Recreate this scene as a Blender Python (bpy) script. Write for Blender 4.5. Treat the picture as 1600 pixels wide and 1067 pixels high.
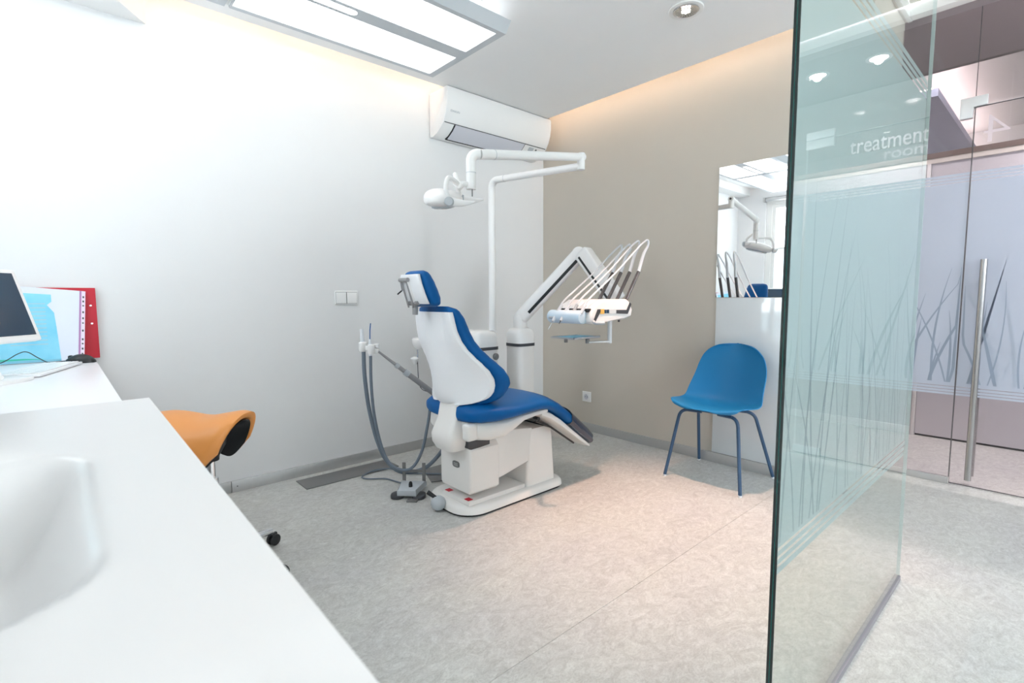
import bpy, bmesh, math, random
from mathutils import Vector, Matrix
random.seed(7)
R = math.radians
sc = bpy.context.scene
C = sc.collection
for o in list(bpy.data.objects): bpy.data.objects.remove(o)

# ---------------------------------------------------------------- camera
F = 786.2945
PIT, ROLL, YAW = R(4.97468), R(-.22152), R(47.97093)
cam = bpy.data.objects.new('camera', bpy.data.cameras.new('camera')); C.objects.link(cam)
cam.data.sensor_width = 36; cam.data.lens = F/1600*36; cam.data.clip_start = .02
cam.matrix_world = Matrix.Translation((0, 0, 1.1)) @ Matrix.Rotation(YAW, 4, 'Z') @ Matrix.Rotation(math.pi/2-PIT, 4, 'X') @ Matrix.Rotation(ROLL, 4, 'Z')
cam.data.dof.use_dof = True; cam.data.dof.focus_distance = 3.0; cam.data.dof.aperture_fstop = 7.0
sc.camera = cam
# ---------------------------------------------------------------- exposure, world
sc.view_settings.view_transform = 'Standard'
try: sc.view_settings.look = 'None'
except Exception: pass
sc.view_settings.exposure = 1.45; sc.view_settings.gamma = 1; sc.view_settings.use_curve_mapping = False
w = bpy.data.worlds.new('daylight'); sc.world = w; w.use_nodes = True
w.node_tree.nodes['Background'].inputs[0].default_value = (.90, .94, 1, 1)
w.node_tree.nodes['Background'].inputs[1].default_value = 5.2
# ---------------------------------------------------------------- lights
def area(name, loc, rot, sx, sy, power, col, spread=180):
    l = bpy.data.lights.new(name, 'AREA'); l.shape = 'RECTANGLE'; l.size = sx; l.size_y = sy; l.energy = power; l.color = col; l.spread = R(spread)
    o = bpy.data.objects.new(name, l); C.objects.link(o); o.location = loc; o.rotation_euler = rot; return o
XRP = 3.3
def portal(name, loc, rot, sx, sy):
    o = area(name, loc, rot, sx, sy, 1, (1, 1, 1)); o.data.cycles.is_portal = True; return o
portal('window_portal', (-2.265, -.66, 1.63), (R(-90), 0, R(180)), 1.0, 1.5)
portal('window_portal_entry', (2.2, -.66, 1.78), (R(-90), 0, R(180)), 1.8, 1.75)  # portal of the added, unseen window behind the camera
portal('window_portal_side', (XRP+.03, 2.32, 2.0), (0, R(90), 0), 1.5, 2.9)  # portal of the added, unseen side window
def spot(name, loc, aim, power, col, ang, blend=.6, r=.03):
    l = bpy.data.lights.new(name, 'SPOT'); l.energy = power; l.color = col; l.spot_size = R(ang); l.spot_blend = blend; l.shadow_soft_size = r
    o = bpy.data.objects.new(name, l); C.objects.link(o); o.location = loc
    o.rotation_euler = (Vector(aim)-Vector(loc)).to_track_quat('-Z', 'Y').to_euler(); return o
spot('treatment_downlight_beam', (-1.39, 2.44, 2.50), (-1.27, 2.10, 0), 92, (1, .62, .47), 56, 1.0, .03)

# ---------------------------------------------------------------- helpers
def at(px, py, d):
    """point at distance d along the view axis behind photograph pixel px,py"""
    a, b = px-800, py-533.5; cr, sr = math.cos(ROLL), math.sin(ROLL)
    x = (a*cr+b*sr)/F; up = -(-a*sr+b*cr)/F
    cp, sp, cy, sy = math.cos(PIT), math.sin(PIT), math.cos(YAW), math.sin(YAW)
    dd = cp+up*sp; Z = -sp+up*cp
    return Vector((x*cy-dd*sy, x*sy+dd*cy, Z))*d+Vector((0, 0, 1.1))
def mat(name, col, rough=.5, metal=0, noise=0, nscale=8, bump=0, bscale=60, coat=0, emit=None, estr=0, spec=.5, col2=None, trans=0, sss=0):
    m = bpy.data.materials.new(name); m.use_nodes = True; nt = m.node_tree; p = nt.nodes['Principled BSDF']
    p.inputs['Base Color'].default_value = (*col, 1); p.inputs['Roughness'].default_value = rough; p.inputs['Metallic'].default_value = metal
    p.inputs['Specular IOR Level'].default_value = spec
    if coat: p.inputs['Coat Weight'].default_value = coat; p.inputs['Coat Roughness'].default_value = .08
    if emit: p.inputs['Emission Color'].default_value = (*emit, 1); p.inputs['Emission Strength'].default_value = estr
    if trans: p.inputs['Transmission Weight'].default_value = trans
    tc = nt.nodes.new('ShaderNodeTexCoord')
    n = nt.nodes.new('ShaderNodeTexNoise'); n.inputs['Scale'].default_value = nscale; n.inputs['Detail'].default_value = 6
    nt.links.new(tc.outputs['Object'], n.inputs['Vector'])
    r = nt.nodes.new('ShaderNodeMix'); r.data_type = 'RGBA'
    c2 = col2 if col2 else tuple(c*(1-noise) for c in col)
    r.inputs[6].default_value = (*col, 1); r.inputs[7].default_value = (*c2, 1)
    nt.links.new(n.outputs['Fac'], r.inputs[0]); nt.links.new(r.outputs[2], p.inputs['Base Color'])
    if bump:
        b2 = nt.nodes.new('ShaderNodeTexNoise'); b2.inputs['Scale'].default_value = bscale; b2.inputs['Detail'].default_value = 4
        nt.links.new(tc.outputs['Object'], b2.inputs['Vector'])
        bm_ = nt.nodes.new('ShaderNodeBump'); bm_.inputs['Strength'].default_value = bump; bm_.inputs['Distance'].default_value = .002
        nt.links.new(b2.outputs['Fac'], bm_.inputs['Height']); nt.links.new(bm_.outputs[0], p.inputs['Normal'])
    return m
def glass_mat(name, tint, refl=1.0):
    m = bpy.data.materials.new(name); m.use_nodes = True; nt = m.node_tree; nt.nodes.clear()
    out = nt.nodes.new('ShaderNodeOutputMaterial'); mx = nt.nodes.new('ShaderNodeMixShader')
    tr = nt.nodes.new('ShaderNodeBsdfTransparent'); tr.inputs[0].default_value = (*tint, 1)
    gl = nt.nodes.new('ShaderNodeBsdfGlossy'); gl.inputs['Roughness'].default_value = .0; gl.inputs[0].default_value = (refl, refl, refl, 1)
    fr = nt.nodes.new('ShaderNodeFresnel'); fr.inputs[0].default_value = 1.5
    ge = nt.nodes.new('ShaderNodeNewGeometry'); mu = nt.nodes.new('ShaderNodeMath'); mu.operation = 'MULTIPLY'; inv = nt.nodes.new('ShaderNodeMath'); inv.operation = 'SUBTRACT'; inv.inputs[0].default_value = 1
    nt.links.new(ge.outputs['Backfacing'], inv.inputs[1]); nt.links.new(inv.outputs[0], mu.inputs[0]); nt.links.new(fr.outputs[0], mu.inputs[1])
    nt.links.new(mu.outputs[0], mx.inputs[0]); nt.links.new(tr.outputs[0], mx.inputs[1]); nt.links.new(gl.outputs[0], mx.inputs[2]); nt.links.new(mx.outputs[0], out.inputs[0])
    return m
def film_mat(name, col, clear):
    m = bpy.data.materials.new(name); m.use_nodes = True; nt = m.node_tree; nt.nodes.clear()
    out = nt.nodes.new('ShaderNodeOutputMaterial'); mx = nt.nodes.new('ShaderNodeMixShader'); mx2 = nt.nodes.new('ShaderNodeMixShader')
    tr = nt.nodes.new('ShaderNodeBsdfTransparent'); tl = nt.nodes.new('ShaderNodeBsdfTranslucent'); di = nt.nodes.new('ShaderNodeBsdfDiffuse')
    tl.inputs[0].default_value = (*col, 1); di.inputs[0].default_value = (*col, 1)
    mx.inputs[0].default_value = .5; nt.links.new(tl.outputs[0], mx.inputs[1]); nt.links.new(di.outputs[0], mx.inputs[2])
    mx2.inputs[0].default_value = clear; nt.links.new(mx.outputs[0], mx2.inputs[1]); nt.links.new(tr.outputs[0], mx2.inputs[2]); nt.links.new(mx2.outputs[0], out.inputs[0])
    return m
def emit_mat(name, col, s):
    m = bpy.data.materials.new(name); m.use_nodes = True; nt = m.node_tree; nt.nodes.clear()
    out = nt.nodes.new('ShaderNodeOutputMaterial'); e = nt.nodes.new('ShaderNodeEmission'); e.inputs[0].default_value = (*col, 1); e.inputs[1].default_value = s
    nt.links.new(e.outputs[0], out.inputs[0]); return m

M = {}
M['white_wall'] = mat('white_wall', (.80, .803, .803), .75, noise=.02, bump=.12, bscale=220, spec=.2)
M['beige_wall'] = mat('beige_wall', (.62, .57, .50), .7, noise=.03, nscale=3, bump=.2, bscale=260, spec=.2)
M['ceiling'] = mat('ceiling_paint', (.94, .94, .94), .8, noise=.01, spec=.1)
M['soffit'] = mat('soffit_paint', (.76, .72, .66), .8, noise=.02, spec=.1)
M['trim_white'] = mat('trim_white', (.86, .86, .85), .5)
M['mauve'] = mat('corridor_ceiling_paint', (.36, .32, .33), .8, noise=.03)  # dark mauve grey over the whole corridor ceiling
M['corridor'] = mat('corridor_wall_paint', (.62, .61, .64), .6, noise=.02)
M['brown'] = mat('brown_rail', (.22, .17, .15), .5)
M['alu'] = mat('brushed_aluminium', (.60, .60, .60), .38, .75, noise=.08, nscale=30)
M['alu_dark'] = mat('aluminium_channel', (.36, .36, .39), .4, .7, noise=.05)
M['steel'] = mat('polished_steel', (.72, .72, .72), .22, 1, noise=.04)
M['handle_steel'] = mat('handle_steel', (.42, .41, .41), .25, 1, noise=.04)
M['bracket'] = mat('bracket_metal', (.40, .40, .41), .28, .9, noise=.1)
M['satin'] = mat('satin_steel', (.78, .79, .80), .45, .6, noise=.03)
M['chrome'] = mat('chrome', (.85, .86, .88), .08, 1)
M['mirror'] = mat('mirror_silver', (.97, .98, .98), .0, 1)
M['gloss_white'] = mat('gloss_white_panel', (.74, .78, .80), .08, coat=.6)
M['plastic'] = mat('white_plastic', (.90, .895, .885), .32, noise=.02, coat=.25)
M['shell'] = mat('cool_white_plastic', (.91, .92, .94), .4, noise=.01)
M['lacquer'] = mat('warm_white_lacquer', (.87, .85, .82), .3, noise=.03, coat=.3)
M['blue'] = mat('blue_leatherette', (.0, .112, .37), .42, noise=.2, nscale=5, bump=.15, bscale=400, spec=.22)
M['foot_cover'] = mat('foot_cover', (.03, .045, .09), .12, noise=.4, nscale=12, coat=.8)
M['dark'] = mat('dark_grey_plastic', (.055, .058, .065), .4)
M['black'] = mat('black_plastic', (.012, .013, .015), .35, noise=.1)
M['grey'] = mat('grey_plastic', (.50, .535, .565), .4, noise=.03)
M['midgrey'] = mat('mid_grey_metal', (.20, .20, .20), .4, .3)
M['hose'] = mat('slate_hose', (.16, .20, .25), .45, noise=.2, nscale=60)
M['pale_hose'] = mat('pale_hose', (.74, .77, .80), .35)
M['sleeve'] = mat('dark_sleeve', (.15, .13, .13), .22, .7)
M['red'] = mat('red_card', (.62, .004, .025), .42, noise=.1)
M['paleblue'] = mat('pale_blue_silicone', (.66, .80, .91), .4, noise=.03)
M['tray_blue'] = mat('tray_paper', (.25, .62, .80), .6, noise=.25, nscale=25)
M['chair_blue'] = mat('teal_blue_polypropylene', (.014, .205, .45), .42, noise=.05, bump=.1, bscale=500, spec=.3)
M['chair_leg'] = mat('dark_blue_steel', (.035, .085, .17), .4)
M['orange'] = mat('orange_leatherette', (.82, .33, .085), .42, noise=.06, bump=.1, bscale=300)
M['solid'] = mat('white_solid_surface', (.86, .865, .865), .28, noise=.01, coat=.15)
M['desk'] = mat('white_desk_laminate', (.88, .88, .90), .35, noise=.01)
M['screen'] = mat('screen_glass', (.012, .035, .07), .12, coat=.5, col2=(.03, .07, .12), nscale=2.5)
M['cyan'] = mat('cyan_print', (.09, .52, .76), .3, col2=(.35, .76, .90), nscale=11, coat=.3)
M['paper'] = mat('paper_white', (.74, .78, .88), .3, noise=.05, coat=.3)
M['pocket'] = mat('pocket_edge', (.80, .68, .80), .3)
M['purple'] = mat('purple_fold', (.42, .2, .42), .35)
M['green'] = mat('green_print', (.05, .55, .42), .4)
M['yellow'] = mat('amber_label', (.85, .50, .10), .4)
M['navy'] = mat('navy_button', (.02, .06, .12), .3)
M['flap'] = mat('cool_grey_flap', (.66, .67, .73), .45)
M['edge_glass'] = mat('green_glass_edge', (.002, .022, .020), .1, coat=.6, col2=(.001, .008, .008), nscale=4)
M['edge_mid'] = mat('green_glass_interlayer', (.004, .085, .075), .1, coat=.6)
M['edge_pale'] = mat('pale_glass_edge', (.70, .80, .80), .1)
M['glass'] = glass_mat('screen_glass_clear', (.875, .915, .90))
M['glass_door'] = glass_mat('door_glass_clear', (.885, .855, .865))
M['glass_win'] = glass_mat('window_glass_clear', (.96, .98, .98))
M['film'] = film_mat('frosted_film', (.68, .745, .76), .08)
M['film_door'] = film_mat('frosted_door_film', (.66, .71, .79), .08)
M['reed'] = film_mat('reed_print_film', (.50, .57, .61), .14)
M['reed_door'] = film_mat('reed_print_door_film', (.46, .53, .62), .14)
M['sign'] = film_mat('sign_film', (.99, .99, 1), .0)
M['diffuser'] = emit_mat('lamp_diffuser', (.97, .985, 1), 1.1)
M['uplight'] = emit_mat('lamp_uplight', (.94, .98, 1), 2.4)
M['cove'] = emit_mat('cove_led', (1, .80, .68), 15)
M['cove_far'] = emit_mat('cove_led_corridor', (1, .80, .74), 5.0)
M['led'] = emit_mat('led_spot', (1, .84, .76), 14)
M['led_entry'] = emit_mat('led_entry', (1, .97, .93), 10)
M['window_frame'] = mat('window_frame_paint', (.82, .82, .80), .4)
M['bark'] = mat('bark', (.25, .22, .2), .8, noise=.4)
M['outside'] = mat('garden_wall_render', (.8, .8, .8), .9, noise=.1)

def floor_material():
    m = bpy.data.materials.new('marbled_linoleum'); m.use_nodes = True; nt = m.node_tree; p = nt.nodes['Principled BSDF']
    tc = nt.nodes.new('ShaderNodeTexCoord'); mp = nt.nodes.new('ShaderNodeMapping'); mp.inputs['Scale'].default_value = (1.3, .8, 1)
    nt.links.new(tc.outputs['Object'], mp.inputs[0])
    def ns(s, d, dist, rough=.6):
        n = nt.nodes.new('ShaderNodeTexNoise'); n.inputs['Scale'].default_value = s; n.inputs['Detail'].default_value = d; n.inputs['Distortion'].default_value = dist; n.inputs['Roughness'].default_value = rough
        nt.links.new(mp.outputs[0], n.inputs[0]); return n
    a = ns(12, 10, 2.6, .72); b = ns(70, 6, 2.0); c = ns(2.2, 3, .5)
    cr = nt.nodes.new('ShaderNodeValToRGB'); cr.color_ramp.elements[0].position = .32; cr.color_ramp.elements[0].color = (.455, .455, .445, 1)
    cr.color_ramp.elements[1].position = .66; cr.color_ramp.elements[1].color = (.63, .64, .635, 1)
    nt.links.new(a.outputs[0], cr.inputs[0])
    cr2 = nt.nodes.new('ShaderNodeValToRGB'); cr2.color_ramp.elements[0].position = .36; cr2.color_ramp.elements[0].color = (.88, .87, .855, 1); cr2.color_ramp.elements[1].position = .60; cr2.color_ramp.elements[1].color = (1.06, 1.06, 1.04, 1)
    nt.links.new(b.outputs[0], cr2.inputs[0])
    mx = nt.nodes.new('ShaderNodeMix'); mx.data_type = 'RGBA'; mx.blend_type = 'MULTIPLY'; mx.inputs[0].default_value = 1
    nt.links.new(cr.outputs[0], mx.inputs[6]); nt.links.new(cr2.outputs[0], mx.inputs[7])
    cr3 = nt.nodes.new('ShaderNodeValToRGB'); cr3.color_ramp.elements[0].position = .3; cr3.color_ramp.elements[0].color = (.93, .92, .93, 1); cr3.color_ramp.elements[1].position = .7; cr3.color_ramp.elements[1].color = (1.03, 1.03, 1, 1)
    nt.links.new(c.outputs[0], cr3.inputs[0])
    mx2 = nt.nodes.new('ShaderNodeMix'); mx2.data_type = 'RGBA'; mx2.blend_type = 'MULTIPLY'; mx2.inputs[0].default_value = 1
    nt.links.new(mx.outputs[2], mx2.inputs[6]); nt.links.new(cr3.outputs[0], mx2.inputs[7]); nt.links.new(mx2.outputs[2], p.inputs['Base Color'])
    p.inputs['Roughness'].default_value = .42; p.inputs['Specular IOR Level'].default_value = .35
    bp = nt.nodes.new('ShaderNodeBump'); bp.inputs['Strength'].default_value = .12; bp.inputs['Distance'].default_value = .002
    nt.links.new(b.outputs[0], bp.inputs['Height']); nt.links.new(bp.outputs[0], p.inputs['Normal'])
    return m
M['lino'] = floor_material()

def new(): return bmesh.new()
def box(bm, x0, x1, y0, y1, z0, z1, bev=0, seg=2, mtx=None):
    r = bmesh.ops.create_cube(bm, size=1)
    vs = r['verts']
    for v in vs: v.co = Vector(((x0+x1)/2+v.co.x*(x1-x0), (y0+y1)/2+v.co.y*(y1-y0), (z0+z1)/2+v.co.z*(z1-z0)))
    if bev:
        es = list({e for v in vs for e in v.link_edges})
        rr = bmesh.ops.bevel(bm, geom=es, offset=bev, segments=seg, affect='EDGES', profile=.6)
        vs = list({v for f in rr['faces'] for v in f.verts} | {v for v in vs if v.is_valid})
    if mtx is not None: bmesh.ops.transform(bm, matrix=mtx, verts=vs)
    return bm
def smooth_path(pts, n=8):
    pts = [Vector(p) for p in pts]; out = []
    for i in range(len(pts)-1):
        p0 = pts[max(i-1, 0)]; p1 = pts[i]; p2 = pts[i+1]; p3 = pts[min(i+2, len(pts)-1)]
        for k in range(n):
            t = k/n
            out.append(.5*((2*p1)+(p2-p0)*t+(2*p0-5*p1+4*p2-p3)*t*t+(3*p1-p0-3*p2+p3)*t**3))
    out.append(pts[-1]); return out
def tube(bm, pts, r, seg=12, smooth=0, cap=True):
    pts = smooth_path(pts, smooth) if smooth else [Vector(p) for p in pts]
    n = len(pts); rr = r if isinstance(r, (list, tuple)) else None
    T = [(pts[min(i+1, n-1)]-pts[max(i-1, 0)]).normalized() for i in range(n)]
    u = T[0].orthogonal().normalized(); rings = []
    for i in range(n):
        u = (u-T[i]*u.dot(T[i])).normalized(); v = T[i].cross(u)
        if rr: s = i/(n-1)*(len(rr)-1); j = min(int(s), len(rr)-2); rad = rr[j]+(rr[j+1]-rr[j])*(s-j)
        else: rad = r
        rings.append([bm.verts.new(pts[i]+(u*math.cos(2*math.pi*k/seg)+v*math.sin(2*math.pi*k/seg))*rad) for k in range(seg)])
    for a, b in zip(rings, rings[1:]):
        for k in range(seg): bm.faces.new((a[k], a[(k+1) % seg], b[(k+1) % seg], b[k]))
    if cap: bm.faces.new(list(reversed(rings[0]))); bm.faces.new(rings[-1])
    return bm
def loft(bm, rings, closed=True, cap=True):
    R_ = [[bm.verts.new(p) for p in r] for r in rings]; n = len(R_[0])
    for a, b in zip(R_, R_[1:]):
        for k in range(n if closed else n-1): bm.faces.new((a[k], a[(k+1) % n], b[(k+1) % n], b[k]))
    if cap and closed:
        bm.faces.new(list(reversed(R_[0]))); bm.faces.new(R_[-1])
    return bm
def sup(cx, cy, a, b, e=2.5, n=32):
    out = []
    for k in range(n):
        t = 2*math.pi*k/n; c, s = math.cos(t), math.sin(t)
        out.append((cx+a*math.copysign(abs(c)**(2/e), c), cy+b*math.copysign(abs(s)**(2/e), s)))
    return out
def lathe(bm, prof, c=(0, 0, 0), seg=24, mtx=None):
    rings = [[Vector((r*math.cos(2*math.pi*k/seg), r*math.sin(2*math.pi*k/seg), z)) for k in range(seg)] for r, z in prof]
    X = (Matrix.Translation(c) @ (mtx or Matrix.Identity(4)))
    return loft(bm, [[X @ p for p in r] for r in rings])
def prism(bm, poly, axis, a, b, bev=0, seg=2):
    """extrude a 2-D outline along axis 'x','y','z' from a to b"""
    def P(u, v, t): return {'x': (t, u, v), 'y': (u, t, v), 'z': (u, v, t)}[axis]
    A = [bm.verts.new(P(u, v, a)) for u, v in poly]; B = [bm.verts.new(P(u, v, b)) for u, v in poly]; n = len(poly)
    fs = [bm.faces.new((A[k], A[(k+1) % n], B[(k+1) % n], B[k])) for k in range(n)]
    f1 = bm.faces.new(list(reversed(A))); f2 = bm.faces.new(B)
    if bev:
        es = list(set(f1.edges) | set(f2.edges)); bmesh.ops.bevel(bm, geom=es, offset=bev, segments=seg, affect='EDGES', profile=.5)
    return bm
def beam(bm, p0, p1, w, h, up=(0, 0, 1), bev=.01, off=(0, 0)):
    """box from p0 to p1, width w across, height h along 'up'"""
    p0, p1 = Vector(p0), Vector(p1); t = (p1-p0).normalized(); s = t.cross(Vector(up)).normalized(); u = s.cross(t)
    mt = Matrix(((t.x, s.x, u.x, 0), (t.y, s.y, u.y, 0), (t.z, s.z, u.z, 0), (0, 0, 0, 1))); mt.translation = p0
    return box(bm, 0, (p1-p0).length, -w/2+off[0], w/2+off[0], -h/2+off[1], h/2+off[1], bev, 3, mt)
def fin(bm, name, m, parent=None, W=True, angle=38, link=True):
    bmesh.ops.recalc_face_normals(bm, faces=bm.faces)
    for f in bm.faces: f.smooth = True
    for e in bm.edges:
        if len(e.link_faces) == 2 and e.calc_face_angle(0) > R(angle): e.smooth = False
    if parent is not None and W:
        q = parent
        off = Vector((0, 0, 0))
        while q is not None: off += q.location; q = q.parent
        bmesh.ops.translate(bm, verts=bm.verts, vec=-off)
    me = bpy.data.meshes.new(name); bm.to_mesh(me); bm.free(); me.materials.append(M[m])
    o = bpy.data.objects.new(name, me); C.objects.link(o)
    if parent is not None: o.parent = parent
    return o
def thing(name, label, cat, loc=(0, 0, 0), group=None, rz=0):
    o = bpy.data.objects.new(name, None); C.objects.link(o); o.location = loc; o.rotation_euler = (0, 0, rz); o.empty_display_size = .05
    o['label'] = label; o['category'] = cat
    if group: o['group'] = group
    return o
def tag(o, label, cat, group=None):
    o['label'] = label; o['category'] = cat
    if group: o['group'] = group
    return o
def struct(o): o['kind'] = 'structure'; return o
def B(*a, **k): return box(new(), *a, **k)
def sbox(name, m, *a, parent=None, **k):
    o = fin(B(*a, **k), name, m, parent)
    if parent is None: struct(o)
    return o
def copy_tree(o, parent=None):
    c = o.copy(); C.objects.link(c); c.parent = parent
    for ch in o.children: copy_tree(ch, c)
    return c
def text_mesh(txt, width, height=None, depth=.0006):
    cu = bpy.data.curves.new('lettering', 'FONT'); cu.body = txt; cu.extrude = depth/2; cu.resolution_u = 6; cu.offset = .006 if len(txt) > 1 else -.012
    o = bpy.data.objects.new('lettering', cu); C.objects.link(o)
    dg = bpy.context.evaluated_depsgraph_get(); me = bpy.data.meshes.new_from_object(o.evaluated_get(dg))
    bm = bmesh.new(); bm.from_mesh(me); bpy.data.objects.remove(o); bpy.data.curves.remove(cu); bpy.data.meshes.remove(me)
    xs = [v.co.x for v in bm.verts]; ys = [v.co.y for v in bm.verts]
    x0, x1, y0, y1 = min(xs), max(xs), min(ys), max(ys); sx = width/(x1-x0); sy = height/(y1-y0) if height else sx
    for v in bm.verts: v.co = Vector(((v.co.x-x0)*sx, (v.co.y-y0)*sy, v.co.z))
    return bm

# ================================================================ SETTING
WA, WB = -3.144, 3.208
XR = 3.3; YB = -.62; CZ = 2.54; UZ = 2.73; RZ = 2.79; GY = 3.84; CY = 5.0; XE = -.77
floor = sbox('floor', 'lino', WA-.2, XR+.2, YB-.2, 8.2, -.12, -.003)
xs = [WA-.02, -1.052, .948, XR+.02]
for a, b in zip(xs, xs[1:]):
    fin(B(a+.0007, b-.0007, YB-.02, 8.0, -.004, 0), 'linoleum_sheet', 'lino', floor)
sbox('wall_left', 'white_wall', WA-.15, WA, YB-.15, WB+.15, -.02, 2.95)
o = sbox('wall_back', 'beige_wall', WA, XE, WB, WB+.14, -.02, 2.95)
# the return beside the glass wall
sbox('wall_return', 'beige_wall', XE-.14, XE, WB+.14, GY+.03, -.02, 2.95)
# wall behind the camera: the mirrored window's opening and an added fill-light opening
bm = new(); WINS = ((-2.78, -1.75, .86, 2.40), (1.3, 3.1, .90, 2.66))
for a, b in ((WA-.15, -2.78), (-1.75, 1.3), (3.1, XR+.15)): box(bm, a, b, YB-.14, YB, -.02, 2.95)
for a, b, wz0, wz1 in WINS: box(bm, a, b, YB-.14, YB, -.02, wz0); box(bm, a, b, YB-.14, YB, wz1, 2.95)
struct(fin(bm, 'wall_front', 'white_wall'))
bm = new(); w3 = (.9, 3.75, 1.25, 2.74)  # side opening added out of view to even the light on the left wall
box(bm, XR, XR+.15, YB-.15, w3[0], -.02, 2.95); box(bm, XR, XR+.15, w3[1], CY, -.02, 2.95); box(bm, XR, XR+.15, w3[0], w3[1], -.02, w3[2]); box(bm, XR, XR+.15, w3[0], w3[1], w3[3], 2.95)
struct(fin(bm, 'wall_right', 'white_wall'))
win = struct(thing('window_3', '', '', (XR+.07, w3[0], w3[2]))); del win['label'], win['category']
ys_ = [w3[0]+(w3[1]-w3[0])*k/3 for k in range(4)]
for a, b in zip(ys_, ys_[1:]):
    bm = new(); box(bm, XR+.03, XR+.11, a, a+.05, w3[2], w3[3], .003); box(bm, XR+.03, XR+.11, b-.05, b, w3[2], w3[3], .003)
    box(bm, XR+.03, XR+.11, a+.05, b-.05, w3[2], w3[2]+.06); box(bm, XR+.03, XR+.11, a+.05, b-.05, w3[3]-.06, w3[3])
    fin(bm, 'window_frame', 'window_frame', win)
    fin(B(XR+.065, XR+.071, a+.05, b-.05, w3[2]+.06, w3[3]-.06), 'pane', 'glass_win', win)

for wn_, (wx0, wx1, wz0, wz1) in enumerate(WINS, 1):  # the second window is added, unseen, as frontal fill
    xm_ = (wx0+wx1)/2
    win = struct(thing('window_%d' % wn_, '', '', (wx0, YB-.07, wz0))); del win['label'], win['category']
    bm = new()
    box(bm, wx0, wx0+.07, YB-.11, YB-.03, wz0, wz1, .004); box(bm, wx1-.07, wx1, YB-.11, YB-.03, wz0, wz1, .004)
    box(bm, wx0+.07, wx1-.07, YB-.11, YB-.03, wz0, wz0+.07, .004); box(bm, wx0+.07, wx1-.07, YB-.11, YB-.03, wz1-.10, wz1, .004)
    box(bm, xm_-.04, xm_+.04, YB-.11, YB-.03, wz0+.07, wz1-.10, .004)
    fin(bm, 'window_frame', 'window_frame', win)
    for a, b in ((wx0+.07, xm_-.04), (xm_+.04, wx1-.07)):
        s = fin(B(a, b, YB-.075, YB-.069, wz0+.07, wz1-.10), 'pane', 'glass_win', win)
        bm = new(); box(bm, a, a+.045, YB-.10, YB-.045, wz0+.07, wz1-.10); box(bm, b-.045, b, YB-.10, YB-.045, wz0+.07, wz1-.10)
        box(bm, a+.045, b-.045, YB-.10, YB-.045, wz1-.145, wz1-.10); box(bm, a+.045, b-.045, YB-.10, YB-.045, wz0+.07, wz0+.115)
        box(bm, a+.045, b-.045, YB-.09, YB-.05, 1.72, 1.745); box(bm, (a+b)/2-.008, (a+b)/2+.008, YB-.09, YB-.05, 1.745, wz1-.145)
        fin(bm, 'sash', 'window_frame', win)
        fin(B(a+.045, b-.045, YB-.067, YB-.064, wz0+.115, 1.72), 'frosted_film', 'film', win)
    fin(B(wx0, wx1, YB-.13, YB+.06, wz0-.03, wz0-.001, bev=.004), 'window_sill', 'window_frame', win)
    bm = new(); tube(bm, [(wx0+.02, YB+.045, wz1-.04), (wx1-.02, YB+.045, wz1-.04)], .022, 16); box(bm, wx0-.01, wx0+.012, YB, YB+.075, wz1-.07, wz1-.01, .003); box(bm, wx1-.012, wx1+.01, YB, YB+.075, wz1-.07, wz1-.01, .003)
    fin(bm, 'roller_blind', 'alu', win)
# aluminium baseboards
bb = sbox('baseboard_left', 'alu', WA, WA+.014, YB, .672, .0, .066, bev=.0015)
fin(B(WA, WA+.014, .675, WB, .0, .066, bev=.0015), 'baseboard_strip', 'alu', bb)
fin(B(WA+.013, WA+.0155, .70, .706, .03, .036), 'screw_head', 'dark', bb)
sbox('baseboard_back', 'alu', WA+.015, XE, WB-.014, WB, .0, .066, bev=.0015)
# ceilings
dc = sbox('ceiling', 'ceiling', -2.972, -.95, YB, 3.036, CZ, CZ+.06)
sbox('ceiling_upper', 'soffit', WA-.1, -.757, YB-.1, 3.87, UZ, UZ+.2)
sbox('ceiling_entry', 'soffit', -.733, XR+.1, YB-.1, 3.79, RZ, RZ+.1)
tr = sbox('trim_1', 'trim_white', -.756, -.735, YB, 3.87, UZ-.01, RZ, bev=.002)
sbox('trim_2', 'trim_white', -.733, XR, 3.80, 3.87, UZ-.005, UZ+.055, bev=.002)
sbox('ceiling_corridor', 'mauve', WA-.1, XR+.1, 3.90, 5.08, RZ, RZ+.1)
# cove lights above the dropped ceiling
cv = thing('cove_light', 'warm strip light hidden above the left edge of the lowered ceiling', 'light', (-2.93, 1.4, CZ+.06))
fin(B(-2.945, -2.925, YB+.05, 3.0, CZ+.0605, CZ+.075), 'led_strip', 'cove', cv)
fin(B(-2.955, -2.947, YB+.05, 3.0, CZ+.0605, CZ+.075), 'lip', 'trim_white', cv)
cv = thing('cove_light', 'warm strip light hidden above the lowered ceiling edge by the beige wall', 'light', (-1.9, 2.99, CZ+.06))
fin(B(-2.90, -1.0, 2.985, 3.005, CZ+.0605, CZ+.075), 'led_strip', 'cove', cv)
fin(B(-2.90, -1.0, 3.008, 3.014, CZ+.0605, CZ+.075), 'lip', 'trim_white', cv)
# boxed-in duct high on the white wall, end cut on the skew
bm = new(); prism(bm, [(WA, YB), (WA+.155, YB), (WA+.155, .293), (WA, .41)], 'z', 2.45, UZ)
struct(fin(bm, 'trim_3', 'trim_white'))
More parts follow.
